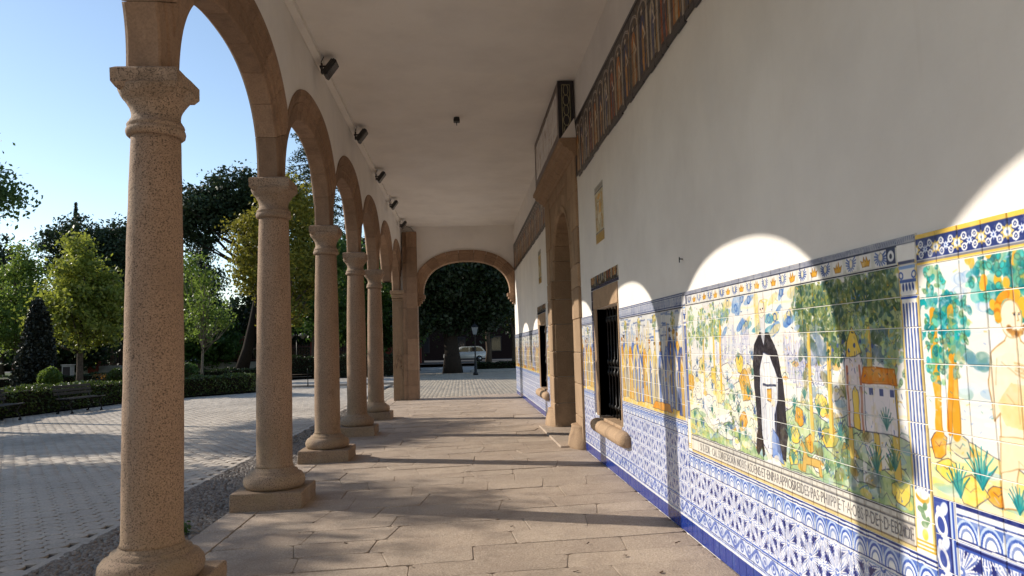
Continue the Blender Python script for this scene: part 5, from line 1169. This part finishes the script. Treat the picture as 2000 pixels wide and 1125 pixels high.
hedge('shrub', 'small orange flower bed behind the hedge at the left edge', [(-17.6, 28.0), (-16.2, 28.3)], .8, .55, -.05, 420, LF['red'], .05, 9, 'shrub')
def topiary(label, x, y, z, r, mat, n, sz, seed, stem=.5):
    rs = np.random.RandomState(seed); t = thing('topiary_ball', label, 'topiary', (x, y, -.08), 0, 'clipped ball shrubs behind the hedge'); d = rs.normal(size=(n, 3)); d /= np.linalg.norm(d, axis=1)[:, None]
    use('foliage', leaf_mesh('foliage', d*r*rs.uniform(.86, 1.06, (n, 1))*(1+.08*np.sin(d[:, :1]*6+seed))+np.array([0, 0, z]), sz, mat, rs), t)
    use('stem', MB().tube([(0, 0, 0), (0, 0, z)], [.05, .04], 7).ball((0, 0, z), r*.86, r*.86, r*.86).mesh('stem', BARK), t)
topiary('bright clipped ball shrub in front of the dark cone, left of the nearest column', -15.1, 28.6, .95, .36, LF['lightgreen'], 2200, .05, 1)
topiary('clipped ball shrub half hidden by the left side of the nearest column', -13.35, 30, .85, .34, LF['hedge'], 1700, .05, 2)
topiary('dark clipped ball shrub just right of the nearest column', -12.85, 36, .85, .45, LF['mid'], 1700, .055, 3)
rs = np.random.RandomState(5); t = thing('cone_shrub', 'tall dark cone-shaped shrub behind the hedge at the left', 'shrub', (-17.0, 31.2, -.1)); n = 9000
z = rs.rand(n); a = rs.rand(n)*6.283; r = (.82*(1-z)**.7+.05)*(1+.10*np.sin(a*3+z*9)); z = z*4.0
use('foliage', leaf_mesh('foliage', np.stack([r*np.cos(a), r*np.sin(a), z], 1)+rs.normal(size=(n, 3))*.05, .075, LF['purple'], rs), t)
use('stem', MB().lathe([(.68, 0), (.58, 1), (.40, 2.3), (.16, 3.5), (.02, 3.9)], 14).mesh('stem', m_plain('cone_core', (.012, .01, .008), .9, .1)), t)

# ================================================================ BENCHES
BSL = m_plain('bench_slat', (.022, .017, .013), .6, .35, 0, .4, 14, .3)
def bench(label, x, y, rz, L=1.75, back=True):
    t = thing('park_bench', label, 'bench', (x, y, ZG+.01), rz, 'park benches at the edge of the plaza')
    for k in range(5): MB().box(-L/2, L/2, -.24+.1*k, -.16+.1*k, .42+.008*abs(k-2), .45+.008*abs(k-2), .006).build('seat_slat', BSL, t)
    if back:
        for k in range(3): MB().box(-L/2, L/2, .27+.03*k, .295+.03*k, .56+.11*k, .64+.11*k, .006).build('back_slat', BSL, t)
    for sx in (-L/2+.18, L/2-.18):
        f = MB(); f.tube([(sx, -.22, 0), (sx, -.19, .12), (sx, -.10, .26), (sx, -.20, .42)], [.025, .018, .02, .022], 6).tube([(sx, .27, 0), (sx, .2, .14), (sx, .08, .26), (sx, .2, .42), (sx, .30, .62), (sx, .36, .86)], [.025, .018, .02, .022, .02, .018], 6)
        f.tube([(sx, -.22, .41), (sx, .22, .41)], .018, 6).tube([(sx, -.12, .24), (sx, .1, .24)], .014, 6); f.tube([(sx, -.24, .01), (sx, -.17, .01)], .03, 6).tube([(sx, .24, .01), (sx, .31, .01)], .03, 6); f.build('iron_leg', IRON, t)
    return t
bench('dark slatted park bench before the hedge, cut by the left edge of the view', -12.75, 21.6, 1.62)
bench('dark slatted park bench in front of the hedge, just left of the nearest column', -12.1, 24.75, 1.40)
bench('iron park bench in the gap between the second and third columns', -8.55, 38.6, 3.3, 1.8, False)

# ================================================================ FENCE, LAMPS, CARS, BUILDINGS
BRK = m_plain('red_brick', (.22, .055, .04), .85, .2, 0, .35, 20, .3); STU = m_plain('pale_render', (.36, .35, .33), .9, .2, 0, .2, 4, .2); BRKD = m_plain('brick_wall', (.022, .011, .009), .9, .2, 0, .3, 6, .2)
fe = thing('fence', 'iron railing fence with red brick pillars on a pale low wall, behind the garden trees', 'fence', (-36, 63.5, .25))
FX = lambda i: i*5.95
for i in range(6):
    p = bpy.data.objects.new('pillar', MB().box(FX(i)-.38, FX(i)+.38, -.3, .3, 0, 2.25).box(FX(i)-.45, FX(i)+.45, -.37, .37, 2.25, 2.36).prism([(FX(i)-.4, 2.36), (FX(i)+.4, 2.36), (FX(i), 2.66)], 'y', -.3, .3).mesh('pillar', BRK)); lk(p, fe)
    MB().ball((FX(i), 0, 2.72), .12).build('finial', BRK, p)
for i in range(5):
    a, b = FX(i)+.4, FX(i+1)-.4; MB().box(a, b, -.16, .16, 0, .66, .02).build('base_wall', STU, fe)
    r = MB(); r.box(a, b, -.02, .02, .78, .83).box(a, b, -.02, .02, 1.75, 1.80); n = int((b-a)/.13)
    for k in range(n): r.box(a+.13*(k+.5)-.012, a+.13*(k+.5)+.012, -.012, .012, .66, 2.0)
    tag(r.build('railing', m_plain('railing_paint', (.16, .07, .06), .6, .3), fe), kind='stuff')
def globe_lamp(label, x, y, z, h):
    t = thing('street_lamp', label, 'street lamp', (x, y, z)); MB().tube([(0, 0, 0), (0, 0, .8), (0, 0, h)], [.09, .06, .045], 8).build('post', IRON, t)
    MB().tube([(-.42, 0, h-.12), (0, 0, h), (.42, 0, h-.12)], .025, 6).build('arm', IRON, t)
    for sx in (-.42, .42): MB().lathe([(.05, h-.32), (.10, h-.28), (.20, h-.12), (.33, h-.10), (.27, h+.02), (.12, h+.09), (.02, h+.10)], 16, sx, 0).build('lamp_shade', STU, t)
globe_lamp('double-headed street lamp with pale domed shades behind the bench', -11.9, 55, .1, 2.75)
lt = thing('street_lamp', 'black lantern on a slim post in front of the trees in the end arch', 'street lamp', (.82, 46.2, ZG))
MB().lathe([(.16, 0), (.16, .12), (.09, .2), (.075, .9), (.045, 1.0), (.04, 2.42), (.06, 2.46)], 12).build('post', IRON, lt)
LG = m_plain('lantern_glass', (.22, .24, .25), .25, .5, 0, .2)
MB().add([(-.11, -.11, 2.5), (.11, -.11, 2.5), (.11, .11, 2.5), (-.11, .11, 2.5), (-.21, -.21, 2.95), (.21, -.21, 2.95), (.21, .21, 2.95), (-.21, .21, 2.95)], [(3, 2, 1, 0), (4, 5, 6, 7), (0, 1, 5, 4), (1, 2, 6, 5), (2, 3, 7, 6), (3, 0, 4, 7)]).build('glass', LG, lt)
cpn = MB().add([(-.25, -.25, 2.95), (.25, -.25, 2.95), (.25, .25, 2.95), (-.25, .25, 2.95), (0, 0, 3.2)], [(3, 2, 1, 0), (0, 1, 4), (1, 2, 4), (2, 3, 4), (3, 0, 4)])
for a, b in ((-1, -1), (1, -1), (1, 1), (-1, 1)): cpn.tube([(a*.11, b*.11, 2.48), (a*.22, b*.22, 2.96)], .014, 4)
cpn.tube([(0, 0, 3.18), (0, 0, 3.3)], .02, 6); cpn.build('lantern_frame', IRON, lt)
lt2 = thing('street_lamp', 'dark street lamp half hidden by the left side of the nearest column', 'street lamp', (-16.05, 38, 0)); MB().tube([(0, 0, 0), (0, 0, .9), (0, 0, 3.3)], [.09, .05, .04], 8).build('post', IRON, lt2)
MB().lathe([(.10, 3.3), (.2, 3.4), (.22, 3.75), (.26, 3.78), (.05, 3.98)], 10).build('lantern', LG, lt2)
def car(label, x, y, z, rz, paint, kind='suv'):
    t = thing('parked_car', label, 'car', (x, y, z), rz); H = 1.66 if kind == 'suv' else 1.42; L = 2.25
    body = [(-L, .42), (-L+.02, .92), (-L+.18, 1.02), (-1.0, 1.06), (1.9, 1.04), (L-.05, .90), (L, .55), (L-.1, .34), (-L+.1, .34)]
    if kind == 'suv': body = [(-L, .45), (-L+.02, .88), (-L+.25, 1.0), (-1.05, 1.08), (2.0, 1.10), (L-.03, .95), (L, .5), (L-.1, .36), (-L+.1, .36)]
    bm = bmesh.new()
    for o_, w_ in (('b', .9),):
        pass
    m = MB().prism(body, 'y', -.9, .9); me = m.mesh('body', paint); bm.from_mesh(me); bmesh.ops.bevel(bm, geom=bm.edges[:], offset=.06, segments=2, affect='EDGES'); bm.to_mesh(me); bm.free()
    for p in me.polygons: p.use_smooth = True
    use('body', me, t)
    cab = [(-1.25, 1.06), (-.45, H-.06), (-.2, H), (1.35, H), (1.65, H-.08), (2.08, 1.08)] if kind == 'suv' else [(-1.2, 1.05), (-.35, H-.05), (0, H), (.95, H-.02), (1.75, 1.04)]
    MB().prism(cab, 'y', -.76, .76).build('roof', paint, t)
    GL = CARGL; c = np.mean(cab, 0); inn = [(px*.90+c[0]*.10, pz*.80+(1.08+.0)*.20-.0) for px, pz in cab]; inn = [(a, min(b, H-.1)) for a, b in inn]
    for sy in (-1, 1):
        MB().prism(inn, 'y', sy*.765-.008, sy*.765+.008).build('side_window', GL, t)
    MB().box(.3, .36, -.78, .78, 1.08, H-.05).build('door_pillar', paint, t)
    for wx in (-1.38, 1.38):
        for sy in (-.82, .82):
            w_ = MB(); pts = [(wx, sy-.1, .33), (wx, sy+.1, .33)]; w_.tube(pts, .335, 18); wo = w_.build('wheel', TYRE, t); MB().tube([(wx, sy-.105, .33), (wx, sy+.105, .33)], .2, 14).build('rim', RIM, wo)
    for sy in (-.62, .62): MB().box(-L-.015, -L+.12, sy-.17, sy+.17, .72, .86, .02).build('headlight', LG, t); MB().box(L-.1, L+.012, sy-.14, sy+.14, .78, .95, .02).build('tail_light', BRK, t)
    return t
CARGL = m_plain('car_glass', (.02, .022, .025), .08, .6, 0, .1); TYRE = m_plain('tyre', (.015, .015, .015), .8, .2); RIM = m_plain('rim', (.4, .4, .41), .35, .5, .7, .1)
def paint(n, c): q = m_plain(n, c, .25, .5, 0, .04); q.node_tree.nodes['Principled BSDF'].inputs['Coat Weight'].default_value = .6; return q
car('white car parked behind the trees, seen through the end arch', .35, 80, .05, .12, paint('white_paint', (.72, .73, .74)))
car('dark blue car parked beyond the fence, behind the iron bench', -10.9, 68, .3, 3.2, paint('blue_paint', (.012, .018, .06)), 'sedan')
car('pale car parked behind the fence, left of the nearest column', -26.5, 74, .3, .05, paint('silver_paint', (.45, .48, .52)), 'sedan')
WOODD = m_plain('dark_wall', (.05, .042, .04), .9, .2, 0, .3, 1)
bd = thing('street_building', 'dark brick building with a red pillared doorway behind the trees, seen through the end arch', 'building', (0, 96, 0))
MB().box(-16, 26, 0, 8, 0, 9).build('wall', BRKD, bd); MB().box(-16.5, 26.5, -.6, 8.4, 9, 9.5).build('roof', BRK, bd)
for k in range(9):
    for z0 in (1.0, 5.2):
        x = -14+k*4.6; wf = MB().box(x-.7, x+.7, -.06, .05, z0, z0+2.0, .02).build('window', WOODD, bd); MB().box(x-.58, x+.58, -.075, -.06, z0+.12, z0+1.88).build('pane', CARGL, wf)
pb = thing('garden_pavilion', 'dark pavilion with red brick pillars at the left of the end arch, behind the trees', 'pavilion', (-6.6, 76, 0))
for x in (-2.2, 0.4, 2.2): MB().box(x-.32, x+.32, -.3, .3, 0, 3.2, .02).build('pillar', BRK, pb)
MB().box(-3.2, 3.0, -.8, 4, 3.2, 3.6, .03).build('roof', WOODD, pb); MB().box(-3, 2.6, 3.4, 3.7, 0, 3.2).build('back_wall', WOODD, pb)
wb = thing('white_cabinet', 'narrow white roadside cabinet under the bushy olive tree', 'cabinet', (-25.3, 50, .1)); MB().box(-.3, .3, -.2, .2, 0, 1.05, .02).build('housing', STU, wb); MB().box(-.22, .22, -.215, -.2, .1, .95, .004).build('door', WOODD, wb); MB().box(-.34, .34, -.24, .24, 1.05, 1.1, .01).build('cap', STU, wb)
# dark mass of woodland closing the horizon
rs = np.random.RandomState(9); P = []
for k in range(70):
    x = rs.uniform(-95, 30); y = rs.uniform(104, 128); h = rs.uniform(7, 11)
    if -14 < x < 24: h *= .9
    n = 420; d = rs.normal(size=(n, 3)); d /= np.linalg.norm(d, axis=1)[:, None]; P.append(np.array([x, y, h*.5])+d*np.array([5.5, 4, h*.5])*rs.uniform(.6, 1.05, (n, 1)))
tag(use('far_woodland', leaf_mesh('far_woodland', np.concatenate(P), .9, LF['dark'], rs)), kind='stuff')
tag(MB().box(-110, 40, 112, 118, -1, 5.5).build('wood_shadow', m_plain('wood_shade_tone', (.012, .015, .009), .95, .1)), kind='structure')  # plain near-black block added as the shade inside the far wood
# kerb at the far side of the court
kb = MB()
tag(MB().box(.6, 9, 53.2, 53.45, -.2, .0, .02).build('court_kerb', STU), kind='structure')
# fallen leaves on the gallery floor
LFM = m_plain('dry_leaf', (.075, .04, .02), .8, .2, 0, .5, 40, .4)
lfm = MB().add([(-.022, 0, .004), (-.005, .012, .008), (.02, .004, .003), (.026, -.004, .010), (.004, -.013, .005), (-.012, -.009, .009)], [(0, 1, 4, 5), (1, 2, 3, 4)]).mesh('fallen_leaf', LFM, False)
rr = random.Random(12)
for x, y, lab in [(.95, 5.9, 'dry leaf in the shadow edge of the second column, middle of the floor'), (.25, 5.1, 'dry leaf alone at the bottom middle of the floor'), (.75, 5.2, 'dry leaf on sunlit paving a step left of the blue skirting'), (1.3, 5.05, 'dry leaf close to the blue skirting at the bottom of the view'), (1.15, 5.5, 'dry leaf in the pair a hand from the blue skirting'),
    (-.4, 5.6, 'dry leaf nearest the kerb side of the floor'), (1.62, 5.75, 'dry leaf lying against the foot of the blue skirting'), (-1.0, 6.4, 'dry leaf beside the plinth of the second column'), (.4, 6.6, 'farthest dry leaf, in the shaded streak across the floor')]:
    o = use('fallen_leaf', lfm, None, (x, y, fz(x)+.004), (rr.uniform(-.3, .3), rr.uniform(-.3, .3), rr.uniform(0, 6)), (1, rr.uniform(.6, 1.1), 1)); tag(o, lab, 'leaf', 'dry leaves scattered on the gallery floor')
wd = thing('weed', 'small green weed growing from the cobbled gutter beside the second column', 'weed', (-2.62, 7.25, -.13)); rs = np.random.RandomState(3)
use('leaves', leaf_mesh('leaves', rs.normal(size=(60, 3))*np.array([.04, .05, .045])+np.array([0, 0, .07]), .03, LF['mid'], rs), wd)
